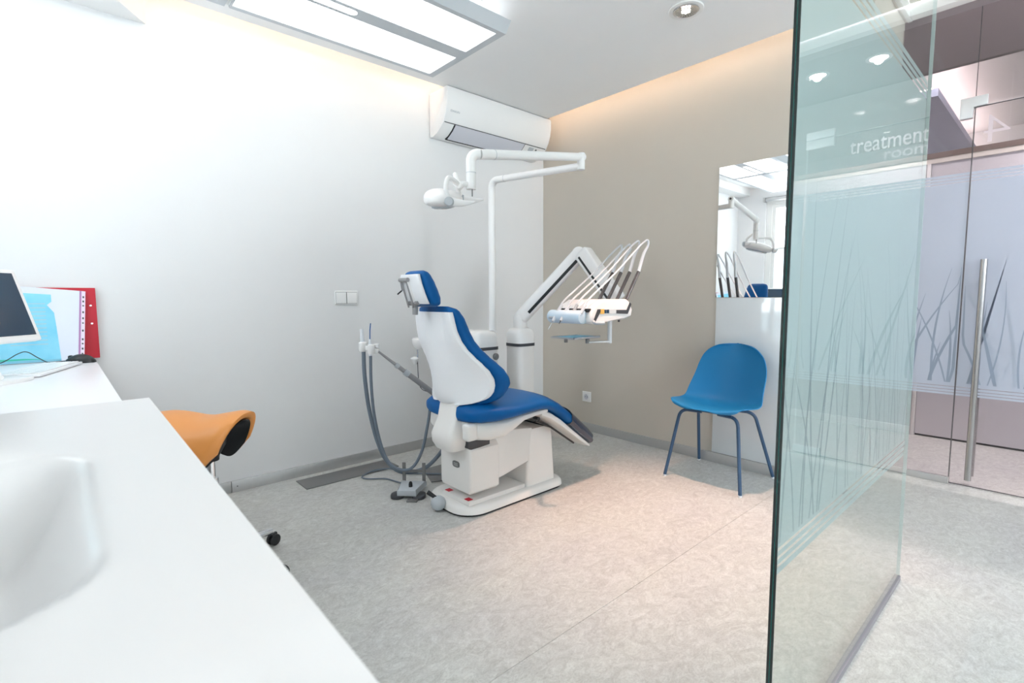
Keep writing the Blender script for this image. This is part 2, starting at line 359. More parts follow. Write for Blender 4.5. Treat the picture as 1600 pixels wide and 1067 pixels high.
# floor duct covers
bm = B(-3.065, -2.888, 1.005, 1.60, .0, .006, bev=.002)
tag(fin(bm, 'floor_duct_cover', 'midgrey'), 'long dark grey duct cover on the floor under the suction hoses', 'duct cover')
bm = new(); prism(bm, [(-2.72, 1.68), (-2.50, 1.60), (-2.38, 1.86), (-2.72, 1.86)], 'z', 0, .006)
tag(fin(bm, 'floor_duct_cover', 'midgrey'), 'dark grey floor plate between foot control and treatment chair base', 'duct cover')

# ---------------------------------------------------------------- glass wall, door, corridor
def film_strips(parent, axis, fix, a0, a1, z0, z1, slits_lo, slits_hi, m, w=.004):
    """one film with thin clear slits; fix = coordinate of the plane"""
    cuts = sorted(slits_lo+slits_hi); bm = new(); zs = [z0]+[c for s in cuts for c in (s-w/2, s+w/2)]+[z1]
    for i in range(0, len(zs), 2):
        if axis == 'y': box(bm, a0, a1, fix-.0003, fix+.0003, zs[i], zs[i+1])
        else: box(bm, fix-.0003, fix+.0003, a0, a1, zs[i], zs[i+1])
    return fin(bm, 'frosted_film', m, parent)
def reeds(parent, axis, fix, a0, a1, zb, zlo, zhi, n, m, seed, wmax=.022):
    rnd = random.Random(seed); bm = new()
    for i in range(n):
        x = rnd.uniform(a0+.02, a1-.02); h = rnd.uniform(zlo, zhi)-zb; lean = rnd.uniform(-.28, .28)*h; bend = rnd.uniform(-.25, .25)*h; wd = rnd.uniform(.35, 1)*wmax
        K = 10; L = []; Rr = []
        for k in range(K+1):
            t = k/K; cx = x+lean*t+bend*t*t; cz = zb+h*t; ww = wd*(1-t)**.7*(.6+.8*t*(1-t)*2)/2+.0006
            cx = min(max(cx, a0+ww), a1-ww)
            d = fix+i*.00002
            P = (lambda u: (u, d, cz)) if axis == 'y' else (lambda u: (d, u, cz))
            L.append(bm.verts.new(P(cx-ww))); Rr.append(bm.verts.new(P(cx+ww)))
        for k in range(K): bm.faces.new((L[k], Rr[k], Rr[k+1], L[k+1]))
    o = fin(bm, 'reed_print', m, parent); o['kind'] = 'stuff'; return o
DL, DR, DT = -.42, .49, 2.137
gw = struct(thing('wall_glass', '', '', (XE, GY, 0))); del gw['label'], gw['category']
LO = [.576, .558, .541]; HI = [1.774, 1.757, 1.740]
fin(B(XE+.002, DL-.003, GY-.005, GY+.005, .04, UZ-.06), 'side_pane', 'glass_door', gw)
fin(B(DL-.0025, .50, GY-.005, GY+.005, DT+.006, UZ-.06), 'transom_pane', 'glass_door', gw)
fin(B(.503, XR-.002, GY-.005, GY+.005, .01, UZ-.06), 'side_pane', 'glass_door', gw)
fin(B(DL-.0045, DL-.0025, GY-.006, GY+.006, .04, UZ-.06), 'pane_joint', 'dark', gw)
film_strips(gw, 'y', GY-.0065, XE+.003, DL-.005, .527, 1.79, LO, HI, 'film_door')
film_strips(gw, 'y', GY-.0065, .505, XR-.004, .527, 1.79, LO, HI, 'film_door')
reeds(gw, 'y', GY-.0072, XE+.01, DL-.01, .60, .8, 1.30, 12, 'reed_door', 3)
reeds(gw, 'y', GY-.0072, .51, XR-.01, .60, .8, 1.35, 34, 'reed_door', 4)
fin(B(XE+.002, DL-.006, GY-.014, GY+.014, .0, .038, bev=.002), 'bottom_rail', 'alu', gw)
bm = new()   # L-shaped patch fitting at the corner of door, side pane and transom
for s in (-1, 1):
    y0, y1 = (GY-.020, GY-.0075) if s < 0 else (GY+.0075, GY+.020)
    prism(bm, [(-.485, 2.083), (-.430, 2.083), (-.430, 2.140), (-.372, 2.140), (-.372, 2.193), (-.485, 2.193)], 'y', y0, y1, .0015)
fin(bm, 'patch_fitting', 'satin', gw)
# door
dr = struct(thing('door_1', '', '', (DR, GY, 0))); del dr['label'], dr['category']
fin(B(DL, DR, GY-.005, GY+.005, .008, DT), 'pane', 'glass_door', dr)
bm = new(); box(bm, DL-.001, DL, GY-.0055, GY+.0055, .008, DT); box(bm, DL, DR, GY-.0055, GY+.0055, DT, DT+.0025); box(bm, DL, DR, GY-.0055, GY+.0055, .0055, .008)
fin(bm, 'pane_edge', 'dark', dr)
film_strips(dr, 'y', GY-.0065, DL+.002, DR-.002, .527, 1.79, LO, HI, 'film_door')
reeds(dr, 'y', GY-.0072, DL+.01, DR-.01, .60, .85, 1.42, 30, 'reed_door', 9)
for s in (-1, 1):
    h = fin(tube(new(), [(-.335, GY+s*.055, .055), (-.335, GY+s*.055, 1.30)], .0155, 20), 'handle', 'handle_steel', dr)
    for z in (.20, 1.17): fin(tube(new(), [(-.335, GY+s*.007, z), (-.335, GY+s*.045, z)], .008, 12), 'handle_mount', 'steel', h)
bm = new()
for z0, z1 in ((DT+.006, DT+.055), (DT-.055, DT-.001), (.010, .058)):
    for s in (-1, 1):
        y0, y1 = (GY-.020, GY-.0075) if s < 0 else (GY+.0075, GY+.020)
        box(bm, .335, .50, y0, y1, z0, z1, .0015)
fin(bm, 'pivot_fitting', 'satin', dr)
fin(B(.20, .52, GY-.04, GY+.04, .0, .004, bev=.001), 'floor_closer_plate', 'alu', dr)
# lettering applied to the corridor side of the door, read from the corridor
def sign(txt, xr, z, width, height):
    bm = text_mesh(txt, width, height)
    for v in bm.verts: v.co = Vector((xr+width-v.co.x, GY+.0065-v.co.z, z+v.co.y))
    return fin(bm, 'lettering', 'sign', dr, angle=60)
sign('4', -.382, 1.940, .105, .146)
sign('treatment', -.150, 2.006, .40, .078)
sign('room', -.150, 1.940, .215, .046)
# corridor wall and the room across it
cw = sbox('wall_corridor', 'corridor', WA-.1, -.805, CY, CY+.08, 0, 2.10)
sbox('wall_corridor_right', 'corridor', .03, XR+.1, CY, CY+.08, 0, 2.10)
d2 = struct(thing('door_2', '', '', (-.8, CY, 0))); del d2['label'], d2['category']
fin(B(-.775, .0, CY+.01, CY+.05, .016, 2.10), 'leaf', 'corridor', d2)
bm = new(); box(bm, -.803, -.778, CY-.005, CY+.07, 0, 2.10, .002); box(bm, .003, .028, CY-.005, CY+.07, 0, 2.10, .002)
fin(bm, 'door_frame', 'trim_white', d2)
fin(B(-.775, .0, CY+.02, CY+.05, .0, .014), 'threshold_seal', 'black', d2)  # shade of the open gap under the leaf, painted as a black strip
sbox('baseboard_corridor', 'trim_white', .03, XR, CY-.012, CY, 0, .066, bev=.001)
sbox('baseboard_corridor_left', 'trim_white', WA, -.805, CY-.012, CY, 0, .066, bev=.001)
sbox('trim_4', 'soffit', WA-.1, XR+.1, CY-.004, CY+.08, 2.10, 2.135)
sbox('trim_5', 'brown', WA-.1, XR+.1, CY-.01, CY+.08, 2.135, 2.175, bev=.002)
fin(B(WA, XR, CY+.03, CY+.038, 2.175, RZ), 'pane', 'glass_win', bpy.data.objects['trim_5'])
M['lavender'] = mat('lavender_ceiling', (.70, .70, .84), .8)
sbox('ceiling_room_opposite', 'lavender', WA-.1, -.82, 5.345, 8.0, 2.70, 2.76)
sbox('ceiling_room_opposite_upper', 'trim_white', WA-.1, XR+.1, 5.082, 8.2, 2.98, 3.1)
sbox('wall_room_opposite', 'trim_white', WA-.1, XR+.1, 8.0, 8.2, 0, 3.1)
sbox('wall_corridor_end', 'corridor', XR, XR+.15, CY+.002, 8.1, 0, 3.1)
sbox('wall_corridor_end_left', 'corridor', WA-.15, WA, 3.36, 8.1, 0, 3.1)
cv = thing('cove_light', 'strip light above the lowered ceiling of the room across the corridor', 'light', (-1.5, 5.4, 2.76))
fin(B(-3.0, -.86, 5.38, 5.42, 2.762, 2.78), 'led_strip', 'cove_far', cv)
fin(B(-.90, -.86, 5.45, 7.9, 2.762, 2.78), 'led_strip', 'cove_far', cv)
for n_, x_, y_, z_, pw in (('opposite_room_beam', 2.4, 7.4, 2.93, 45), ('opposite_room_beam_left', -1.6, 6.4, 2.66, 60), ('corridor_beam', .65, 4.45, 2.775, 42), ('corridor_beam_second', .26, 4.45, 2.775, 42), ('corridor_beam_left', -1.3, 4.5, 2.715, 20)):  # the two left beams are added lamps that brighten corridor and opposite room
    t = thing('corridor_downlight', {'opposite_room_beam': 'small downlight in the upper ceiling of the room across the corridor', 'opposite_room_beam_left': 'small downlight in the lowered ceiling of the room across the corridor', 'corridor_beam': 'small corridor ceiling downlight, the farther right one behind the glass door', 'corridor_beam_second': 'small corridor ceiling downlight, straight behind the door with the mirrored number', 'corridor_beam_left': 'small downlight in the corridor ceiling behind the beige wall'}[n_], 'downlight', (x_, y_, z_))
    zc_ = {'opposite_room_beam': 2.98, 'opposite_room_beam_left': 2.70, 'corridor_beam': RZ, 'corridor_beam_second': RZ, 'corridor_beam_left': RZ}[n_]; t.location.z = zc_
    fin(lathe(new(), [(.057, -.001), (.080, -.001), (.080, -.005), (.057, -.005), (.057, -.001)], (x_, y_, zc_), 24), 'ring', 'trim_white', t)
    fin(lathe(new(), [(.056, -.0012), (.056, -.002)], (x_, y_, zc_), 24), 'lens', 'led_entry', t)
    spot(n_, (x_, y_, zc_-.012), (x_, y_, 0), pw, (1, .95, .94), 150, 1, .03)
# added entry downlights, out of view, put in to light the entry
def downlight(x, y, z, label):
    t = thing('entry_downlight', label, 'downlight', (x, y, z), 'entry downlights')
    fin(lathe(new(), [(.032, -.001), (.045, -.001), (.045, -.005), (.032, -.005), (.032, -.001)], (x, y, z), 24), 'ring', 'trim_white', t)
    fin(lathe(new(), [(.0315, -.0012), (.0315, -.002)], (x, y, z), 24), 'lens', 'led_entry', t)
    return t
downlight(.62, 1.2, RZ, 'small round white downlight in the raised ceiling near the counter')
downlight(1.9, 2.6, RZ, 'small round white downlight in the raised ceiling by the side windows')
spot('entry_beam_near', (.62, 1.2, 2.77), (.55, 1.3, 0), 4, (1, .97, .95), 140)
spot('entry_beam_far', (1.9, 2.6, 2.77), (1.8, 2.6, 0), 4, (1, .97, .95), 140)

# ---------------------------------------------------------------- freestanding glass screen
gx, g0, g1 = -.388, 1.094, 2.367
gs = thing('glass_screen', 'tall freestanding frosted glass screen with reed print and dark green near edge', 'glass partition', (gx, (g0+g1)/2, 0))
fin(B(gx-.0055, gx+.0055, g0+.0006, g1-.0006, .008, RZ-.03), 'pane', 'glass', gs)
bm = new(); box(bm, gx-.0062, gx-.0012, g0-.001, g0+.0005, .008, RZ-.03); box(bm, gx+.0012, gx+.0062, g0-.001, g0+.0005, .008, RZ-.03)
fin(bm, 'polished_edge', 'edge_glass', gs)['label'] = 'dark green polished near edge'
fin(B(gx-.0012, gx+.0012, g0-.0008, g0+.0005, .008, RZ-.03), 'interlayer', 'edge_mid', gs)
fin(B(gx-.0055, gx+.0055, g1-.0005, g1+.001, .008, RZ-.03), 'polished_edge', 'edge_pale', gs)['label'] = 'pale far edge'
bm = new(); film_lo = [.545, .528, .511]
fs = film_strips(gs, 'x', gx-.0066, g0+.001, g1-.001, .495, 1.865, [.551, .532, .513], [1.846, 1.826, 1.806], 'film', .007)
reeds(gs, 'x', gx-.0074, g0+.01, g1-.01, .565, .80, 1.38, 85, 'reed', 21, .014)
fin(B(gx-.010, gx+.010, g0, g1, .0, .020, bev=.002), 'floor_channel', 'alu_dark', gs)
fin(B(gx-.012, gx+.012, g0, g1, RZ-.035, RZ, bev=.002), 'ceiling_channel', 'alu_dark', gs)

# ================================================================ CEILING FITTINGS
# suspended linear luminaire
LZ = 2.42; lx0, lx1 = -2.655, -1.99; ly1 = 1.755
lum = thing('ceiling_light', 'large suspended white ceiling light with two long glowing diffusers', 'ceiling light', ((lx0+lx1)/2, .66, LZ+.10))
def module(y0, y1):
    g = .05; xm0, xm1 = lx0+.295, lx0+.382
    bm = new()
    # grey underside rails around the two diffusers
    box(bm, lx0, lx0+.028, y0, y1, LZ, LZ+.012); box(bm, lx1-.028, lx1, y0, y1, LZ, LZ+.012)
    box(bm, lx0+.028, lx1-.028, y1-.035, y1, LZ, LZ+.012); box(bm, lx0+.028, lx1-.028, y0, y0+.006, LZ, LZ+.012)
    box(bm, xm0, xm1, y0+.006, y1-.035, LZ, LZ+.012)
    fin(bm, 'frame', 'alu_lamp', lum)
    for a, b in ((lx0+.028, xm0), (xm1, lx1-.028)): fin(B(a, b, y0+.006, y1-.035, LZ+.003, LZ+.010), 'diffuser', 'diffuser', lum)
    bm = new()
    prism(bm, [(lx0, LZ), (lx0-.04, LZ+.05), (lx0-.036, LZ+.053), (lx0+.004, LZ+.012)], 'y', y0, y1)
    fin(bm, 'side_wing', 'alu_lamp', lum)
    bm = new(); prism(bm, [(lx1, LZ), (lx1+.04, LZ+.05), (lx1+.036, LZ+.053), (lx1-.004, LZ+.012)], 'y', y0, y1)
    fin(bm, 'side_wing', 'alu_lamp', lum)
M['alu_lamp'] = mat('lamp_body_grey', (.62, .65, .68), .45, .2)
module(-.44, .645); module(.665, ly1)
fin(B(lx0, lx1, .645, .665, LZ+.013, LZ+.045), 'joint_spacer', 'plastic', lum)
bm = new(); prism(bm, [(lx0, LZ+.001), (lx0-.04, LZ+.052), (lx1+.04, LZ+.052), (lx1, LZ+.001)], 'y', ly1, ly1+.006); fin(bm, 'end_cap', 'alu_lamp', lum)
bm = new(); prism(bm, [(lx0, LZ+.001), (lx0-.04, LZ+.052), (lx1+.04, LZ+.052), (lx1, LZ+.001)], 'y', -.446, -.44); fin(bm, 'end_cap', 'alu_lamp', lum)
fin(B(lx0+.05, lx1-.05, -.42, ly1-.02, LZ+.030, LZ+.052), 'gear_tray', 'alu_lamp', lum)
fin(B(lx0+.08, lx1-.08, -.38, ly1-.06, LZ+.0525, LZ+.056), 'uplight', 'uplight', lum)
bm = new()    # rounded slot lens in the middle bar
prism(bm, [(lx0+.3385+.022*math.cos(t), (1.10 if math.sin(t) > 0 else .72)+.022*math.sin(t)) for t in [2*math.pi*k/24 for k in range(24)]], 'z', LZ-.0012, LZ+.004)
fin(bm, 'slot_lens', 'diffuser', lum)
for x, y in ((lx0+.08, 1.62), (lx1-.03, 1.62), (lx0+.08, -.3), (lx1-.03, -.3)):
    w_ = fin(tube(new(), [(x, y, LZ+.05), (x, y, CZ-.006)], .0012, 8), 'suspension_wire', 'steel', lum)
    fin(lathe(new(), [(.012, 0), (.012, -.006)], (x, y, CZ), 16), 'wire_cap', 'steel', w_)
# recessed spotlight
sx, sy = -1.39, 2.44
sp = thing('recessed_spotlight', 'round recessed spotlight with dark ribbed reflector in the grey ceiling', 'spotlight', (sx, sy, CZ))
fin(lathe(new(), [(.062, 0), (.085, 0), (.0855, -.003), (.083, -.0065), (.066, -.007), (.062, -.004)], (sx, sy, CZ), 48), 'trim_ring', 'trim_white', sp)
fin(lathe(new(), [(.055, -.001), (.0618, -.001), (.0618, -.009), (.058, -.011), (.055, -.009)], (sx, sy, CZ), 48), 'inner_ring', 'steel', sp)
bm = new(); lathe(bm, [(.056, -.0012), (.056, -.004), (.028, -.0042)], (sx, sy, CZ), 48)
for k in range(24):
    a = 2*math.pi*k/24; u = Vector((math.cos(a), math.sin(a), 0))
    beam(bm, Vector((sx, sy, CZ-.0065))+u*.029, Vector((sx, sy, CZ-.0065))+u*.054, .0022, .005, bev=0)
fin(bm, 'heat_sink', 'dark', sp)
bm = new()
for k in range(7):
    a = 2*math.pi*k/6; r = 0 if k == 6 else .0165
    lathe(bm, [(.0075, -.0045), (.0075, -.0085), (.004, -.0105)], (sx+r*math.cos(a), sy+r*math.sin(a), CZ), 12)
fin(bm, 'led_cluster', 'led', sp)

# ================================================================ WALL FITTINGS
# air conditioner
ac = thing('air_conditioner', 'white wall-mounted air conditioner under the lit ceiling edge', 'air conditioner', (WA, 2.56, 2.245))
prof = [(WA+.003, 2.240), (WA+.04, 2.237), (WA+.09, 2.252), (WA+.135, 2.278), (WA+.172, 2.312), (WA+.200, 2.355), (WA+.217, 2.405), (WA+.226, 2.46), (WA+.229, 2.52), (WA+.222, 2.535), (WA+.003, 2.538)]
bm = new(); prism(bm, prof, 'y', 2.05, 3.065, .003); fin(bm, 'body', 'plastic', ac, angle=50)
bm = new(); prism(bm, [(WA+.055, 2.232), (WA+.091, 2.2495), (WA+.137, 2.2765), (WA+.1705, 2.307), (WA+.165, 2.312), (WA+.09, 2.258), (WA+.05, 2.243)], 'y', 2.145, 2.83); fin(bm, 'outlet_slot', 'black', ac)
bm = new(); prism(bm, [(WA+.070, 2.2335), (WA+.095, 2.247), (WA+.140, 2.2745), (WA+.174, 2.306), (WA+.169, 2.311), (WA+.09, 2.256), (WA+.066, 2.243)], 'y', 2.155, 2.822); fin(bm, 'air_flap', 'flap', ac)
bm = new(); prism(bm, [(WA+.171, 2.3085), (WA+.1745, 2.3125), (WA+.172, 2.3145), (WA+.168, 2.311)], 'y', 2.06, 3.055); fin(bm, 'panel_gap', 'dark', ac)
bm = new(); box(bm, 2.885, 2.935, -.001, .001, .0, .022); 
for v in bm.verts: v.co = Vector((WA+.139+.022*(v.co.z/.022)+v.co.y, v.co.x, 2.2775+v.co.z*.95+v.co.y*-1))
fin(bm, 'display', 'grey', ac)
fin(lathe(new(), [(.008, -.002), (.008, .002)], (WA+.152, 2.965, 2.291), 20, Matrix.Rotation(R(140), 4, 'Y')), 'indicator', 'midgrey', ac)
bm = text_mesh('DAIKIN', .075, .012)
for v in bm.verts: v.co = Vector((WA+.2115+v.co.z+(v.co.y*.4), 2.085+v.co.x, 2.375+v.co.y))
fin(bm, 'lettering', 'grey', ac, angle=60)
# double switch
sw = thing('light_switch', 'white double rocker switch on the white wall', 'switch', (WA, 1.39, 1.104))
fin(B(WA, WA+.009, 1.313, 1.468, 1.059, 1.148, bev=.004, seg=3), 'plate', 'plastic', sw)
fin(B(WA+.009, WA+.0098, 1.319, 1.461, 1.066, 1.141), 'rocker_gap', 'midgrey', sw)
for a in (1.3205, 1.3925): fin(B(WA+.009, WA+.0125, a, a+.067, 1.068, 1.139, bev=.0015), 'rocker', 'plastic', sw)
# socket
so = thing('wall_socket', 'white square power socket low on the beige wall', 'socket', (-2.634, WB, .284))
fin(B(-2.678, -2.590, WB-.010, WB, .242, .326, bev=.004, seg=3), 'plate', 'plastic', so)
fin(lathe(new(), [(.0, .0), (.020, .0), (.020, .003), (.0225, .003), (.0225, -.001)], (-2.634, WB-.0105, .284), 28, Matrix.Rotation(R(90), 4, 'X')), 'well', 'flap', so)
for dx, dz in ((-.0095, 0), (.0095, 0)): fin(lathe(new(), [(.003, 0), (.003, .002)], (-2.634+dx, WB-.0108, .284+dz), 12, Matrix.Rotation(R(90), 4, 'X')), 'pin_hole', 'black', so)
fin(lathe(new(), [(.003, 0), (.003, .008), (.001, .010)], (-2.634, WB-.011, .298), 12, Matrix.Rotation(R(90), 4, 'X')), 'earth_pin', 'steel', so)
# mirror above gloss panel
t = thing('wall_mirror', 'frameless rectangular mirror on the beige wall above the blue chair', 'mirror', (-1.33, WB, 1.09))
fin(B(-1.562, -1.085, WB-.006, WB-.0055, 1.097, 1.922), 'reflective_face', 'mirror', t)
fin(B(-1.5625, -1.0845, WB-.0054, WB, 1.0965, 1.9225), 'backing', 'alu', t)
tag(fin(B(-1.556, -1.05, WB-.008, WB, .068, 1.094, bev=.001), 'wall_panel', 'gloss_white'), 'glossy pale blue-white wall panel below the mirror, behind the blue chair', 'wall panel')

# ================================================================ TREATMENT CHAIR
XC = -2.08
dcx = thing('dental_chair', 'blue and white dental treatment chair in the middle of the room', 'dental chair', (XC-.03, 1.78, 0))
def rounded_poly(x0, x1, y0, y1, rs, n=8):
    out = []
    for (cx, cy, a0), r in zip([(x1, y1, 0), (x0, y1, 90), (x0, y0, 180), (x1, y0, 270)], rs):
        ox = cx-r if cx == x1 else cx+r; oy = cy-r if cy == y1 else cy+r
        for k in range(n+1):
            a = R(a0+90*k/n); out.append((ox+r*math.cos(a), oy+r*math.sin(a)))
    return out
RL = [.07, .07, .13, .13]
bm = new(); loft(bm, [[(x, y, z) for x, y in rounded_poly(-2.335-i, -1.927+i, 1.425-i, 2.165+i, RL)] for z, i in ((.008, -.006), (.012, 0), (.036, -.003), (.048, -.011), (.054, -.026), (.056, -.06))])
fin(bm, 'base_plate', 'lacquer', dcx, angle=45)
bm = new(); prism(bm, rounded_poly(-2.328, -1.934, 1.432, 2.158, RL), 'z', 0, .0085); fin(bm, 'base_gasket', 'black', dcx)
fin(B(-2.20, -1.962, 1.474, 1.86, .054, .078, bev=.004), 'cover_plate', 'lacquer', dcx)
for x in (-2.165, -1.993): fin(B(x-.018, x+.018, 1.480, 1.510, .0782, .080), 'warning_sticker', 'red', dcx)
# lift box
bm = new(); prism(bm, [(-2.20, .37), (-2.20, .132), (-2.185, .118), (-1.955, .118), (-1.94, .132), (-1.94, .345), (-1.965, .37)], 'y', 1.466, 1.66, .012, 3); fin(bm, 'lift_housing', 'lacquer', dcx)
bm = new(); prism(bm, [(1.64, .372), (1.64, .13), (1.67, .16), (1.92, .20), (1.92, .38), (1.75, .40)], 'x', -2.18, -1.965, .006); fin(bm, 'lift_arm', 'lacquer', dcx)
bm = new(); loft(bm, [[(x, y, z) for x, y in rounded_poly(-2.19+i*.6, -1.957-i*.2, y0, y1, [.02]*4, 4)] for z, i, y0, y1 in ((.052, 0, 1.87, 2.10), (.30, .03, 1.89, 2.085), (.355, .035, 1.895, 2.08), (.372, .05, 1.91, 2.065))])
fin(bm, 'column', 'lacquer', dcx)
bm = new(); prism(bm, [(-2.055+.028*math.copysign(abs(math.cos(a))**.6, math.cos(a)), .255+.016*math.copysign(abs(math.sin(a))**.6, math.sin(a))) for a in [2*math.pi*k/24 for k in range(24)]], 'y', 1.4615, 1.467)
bg = fin(bm, 'badge', 'midgrey', dcx)
bm = new()
for z in (.249, .255, .261): box(bm, -2.072, -2.038, 1.4605, 1.4617, z-.001, z+.001)
fin(bm, 'badge_lines', 'alu', bg)
# joystick on the near corner of the base
j = fin(lathe(new(), [(.0, -.034), (.02, -.034), (.034, -.022), (.040, 0), (.034, .022), (.018, .034), (.0, .036)], (-2.135, 1.405, .042), 28), 'foot_joystick', 'grey', dcx)
fin(tube(new(), [(-2.140, 1.400, .066), (-2.172, 1.376, .090), (-2.180, 1.370, .096)], [.009, .010, .013, .012], 14), 'joystick_knob', 'black', j)
# seat under-frame (rear to knee)
bm = new(); rings = []
for y, hw, zb, zt in ((1.445, .15, .43, .50), (1.455, .19, .412, .51), (1.49, .215, .398, .512), (1.54, .23, .390, .51), (1.62, .235, .392, .505), (1.70, .23, .425, .505), (1.76, .225, .455, .507), (1.84, .225, .468, .51), (1.93, .225, .475, .512)):
    rings.append([(XC+a, y, b) for a, b in sup(0, (zb+zt)/2, hw, (zt-zb)/2, 4, 32)])
loft(bm, rings); fin(bm, 'seat_frame', 'lacquer', dcx)
bm = new(); box(bm, XC+.155, XC+.205, 1.405, 1.47, .415, .498, .016, 3); fin(bm, 'hinge_block', 'lacquer', dcx)
bm = new(); prism(bm, [(1.46, .36), (1.48, .345), (1.60, .355), (1.60, .41), (1.46, .41)], 'x', XC-.08, XC+.135, .006); fin(bm, 'pivot_housing', 'dark', dcx)
# seat cushion incl. leg rest
bm = new(); rings = []
prof = [(1.418, .10, .515, .535), (1.424, .17, .500, .560), (1.445, .215, .492, .575), (1.49, .25, .486, .586), (1.56, .272, .485, .586), (1.65, .274, .492, .578), (1.75, .27, .498, .576), (1.84, .264, .500, .578), (1.90, .258, .497, .574), (1.96, .250, .478, .560), (2.03, .240, .438, .526), (2.12, .226, .378, .468), (2.22, .208, .308, .398), (2.31, .190, .250, .334), (2.38, .168, .208, .280), (2.415, .13, .196, .244), (2.424, .09, .202, .230)]
for y, hw, zb, zt in prof:
    crown = .010
    rings.append([(XC+a, y, b+(crown*(1-(a/hw)**2) if b > (zb+zt)/2 else 0)) for a, b in sup(0, (zb+zt)/2, hw, (zt-zb)/2, 3.2, 40)])
loft(bm, rings); seat = fin(bm, 'seat_cushion', 'blue', dcx, angle=60)
bm = new(); rings = []
for y, hw, zb, zt in prof[11:15]:
    rings.append([(XC+a, y+(.006 if k else 0), b) for k, (a, b) in enumerate(sup(0, (zb+zt)/2, hw+.004, (zt-zb)/2+.0125, 3.2, 40))])
rings = [[(p[0], p[1]+.0, p[2]) for p in r] for r in rings]
loft(bm, rings, cap=False); fin(bm, 'foot_cover', 'foot_cover', dcx, angle=60)['label'] = 'dark glossy protective foot cover'
# leg-rest shell
bm = new(); rings = []
for y, zt, th, hw in ((1.89, .508, .045, .222), (1.96, .482, .050, .22), (2.05, .43, .05, .212), (2.15, .36, .046, .198), (2.26, .285, .040, .18), (2.34, .230, .030, .165), (2.380, .204, .018, .15)):
    rings.append([(XC+a, y+(.0), b) for a, b in sup(0, zt-th/2, hw, th/2, 5, 32)])
loft(bm, rings); ls = fin(bm, 'legrest_shell', 'lacquer', dcx)
bm = new()
for s in (-1, 1):
    tube(bm, [(XC+s*.16, 1.90, .43), (XC+s*.16, 2.02, .375), (XC+s*.13, 2.25, .232)], .006, 10)
tube(bm, [(XC-.16, 2.02, .375), (XC+.16, 2.02, .375)], .005, 10); tube(bm, [(XC+.18, 1.87, .455), (XC+.215, 1.87, .455)], .011, 12)
fin(bm, 'legrest_linkage', 'black', dcx)
# backrest post
bm = new(); rings = []
for z, hw, y0, y1 in ((.335, .055, 1.38, 1.47), (.345, .080, 1.350, 1.49), (.38, .095, 1.332, 1.50), (.42, .097, 1.330, 1.50), (.46, .088, 1.345, 1.49), (.50, .080, 1.365, 1.46), (.56, .079, 1.380, 1.45), (.64, .080, 1.40, 1.46)):
    rings.append([(XC+.02+a, b+.035, z) for a, b in sup(0, (y0+y1)/2, hw, (y1-y0)/2, 4.5, 32)])
loft(bm, rings); fin(bm, 'backrest_post', 'lacquer', dcx)
# backrest shell: rear face, ridge and forward-swept wings
def itp(tab, z):
    for (z0, *a), (z1, *b) in zip(tab, tab[1:]):
        if z0 >= z >= z1:
            t = (z0-z)/(z0-z1); t = t*t*(3-2*t)*.3+t*.7
            return [u+(v-u)*t for u, v in zip(a, b)]
    return list(tab[-1][1:]) if z < tab[-1][0] else list(tab[0][1:])
#        z     hw    wing-dy  rear-y
BT = [(1.033, .150, .020, 1.338), (1.00, .157, .022, 1.341), (.95, .164, .026, 1.346), (.90, .176, .036, 1.352), (.86, .190, .052, 1.358), (.82, .210, .078, 1.363), (.785, .231, .105, 1.367), (.75, .247, .130, 1.372), (.71, .255, .145, 1.378), (.68, .254, .146, 1.383), (.65, .249, .138, 1.388), (.625, .238, .120, 1.394), (.605, .212, .092, 1.400), (.588, .165, .055, 1.406), (.578, .115, .025, 1.41)]
def lerp_rows(n):
    zs = [1.033-(1.033-.578)*k/(n-1) for k in range(n)]
    return [(z, *itp(BT, z)) for z in zs]
bm = new(); rings = []
for z, hw, dy, ys in lerp_rows(46):
    ridge = min(.080, hw*.55); ye = ys+dy; yf = ye+.012
    pts = [(-hw, ye), (-hw*.97, ye-.010-dy*.05)]
    for t in (.25, .5, .75): pts.append((-(hw*.97+(ridge-hw*.97)*t), ye-.010+(ys+.022-ye+.010)*t-.012*math.sin(math.pi*t)))
    pts += [(-ridge, ys+.016), (-ridge*.55, ys), (ridge*.55, ys), (ridge, ys+.016)]
    for t in (.75, .5, .25): pts.append(((hw*.97+(ridge-hw*.97)*t), ye-.010+(ys+.022-ye+.010)*t-.012*math.sin(math.pi*t)))
    pts += [(hw*.97, ye-.010-dy*.05), (hw, ye), (hw*.98, yf), (0, yf+.004), (-hw*.98, yf)]
    rings.append([(XC+a, b, z) for a, b in pts])
loft(bm, rings); shell = fin(bm, 'backrest_shell', 'shell', dcx, angle=26)
# backrest cushion
CT = [(1.060, .110, .000, .030), (1.055, .140, .000, .050), (1.04, .158, .004, .066), (1.00, .168, .012, .085), (.95, .176, .018, .095), (.90, .189, .028, .10), (.86, .206, .044, .106), (.82, .229, .068, .112), (.785, .250, .095, .118), (.75, .267, .120, .124), (.71, .276, .134, .128), (.68, .275, .136, .128), (.65, .266, .126, .118), (.62, .252, .108, .110), (.595, .222, .078, .10), (.575, .175, .042, .085), (.560, .13, .015, .06), (.553, .09, .01, .04)]
bm = new(); rings = []
N = 44
for k in range(N):
    z = 1.060-(1.060-.553)*k/(N-1); hw, dy, th = itp(CT, z); ys = itp(BT, min(max(z, .578), 1.033))[2]; y0 = ys+dy+.014; 
    ring = sup(0, 0, hw, th/2, 2.9, 36)
    rings.append([(XC+a, y0+th/2+b-min(.03, dy*.75)*(1-(a/hw)**2)*min(1, th/.1), z) for a, b in ring])
loft(bm, rings); fin(bm, 'backrest_cushion', 'blue', dcx, angle=60)
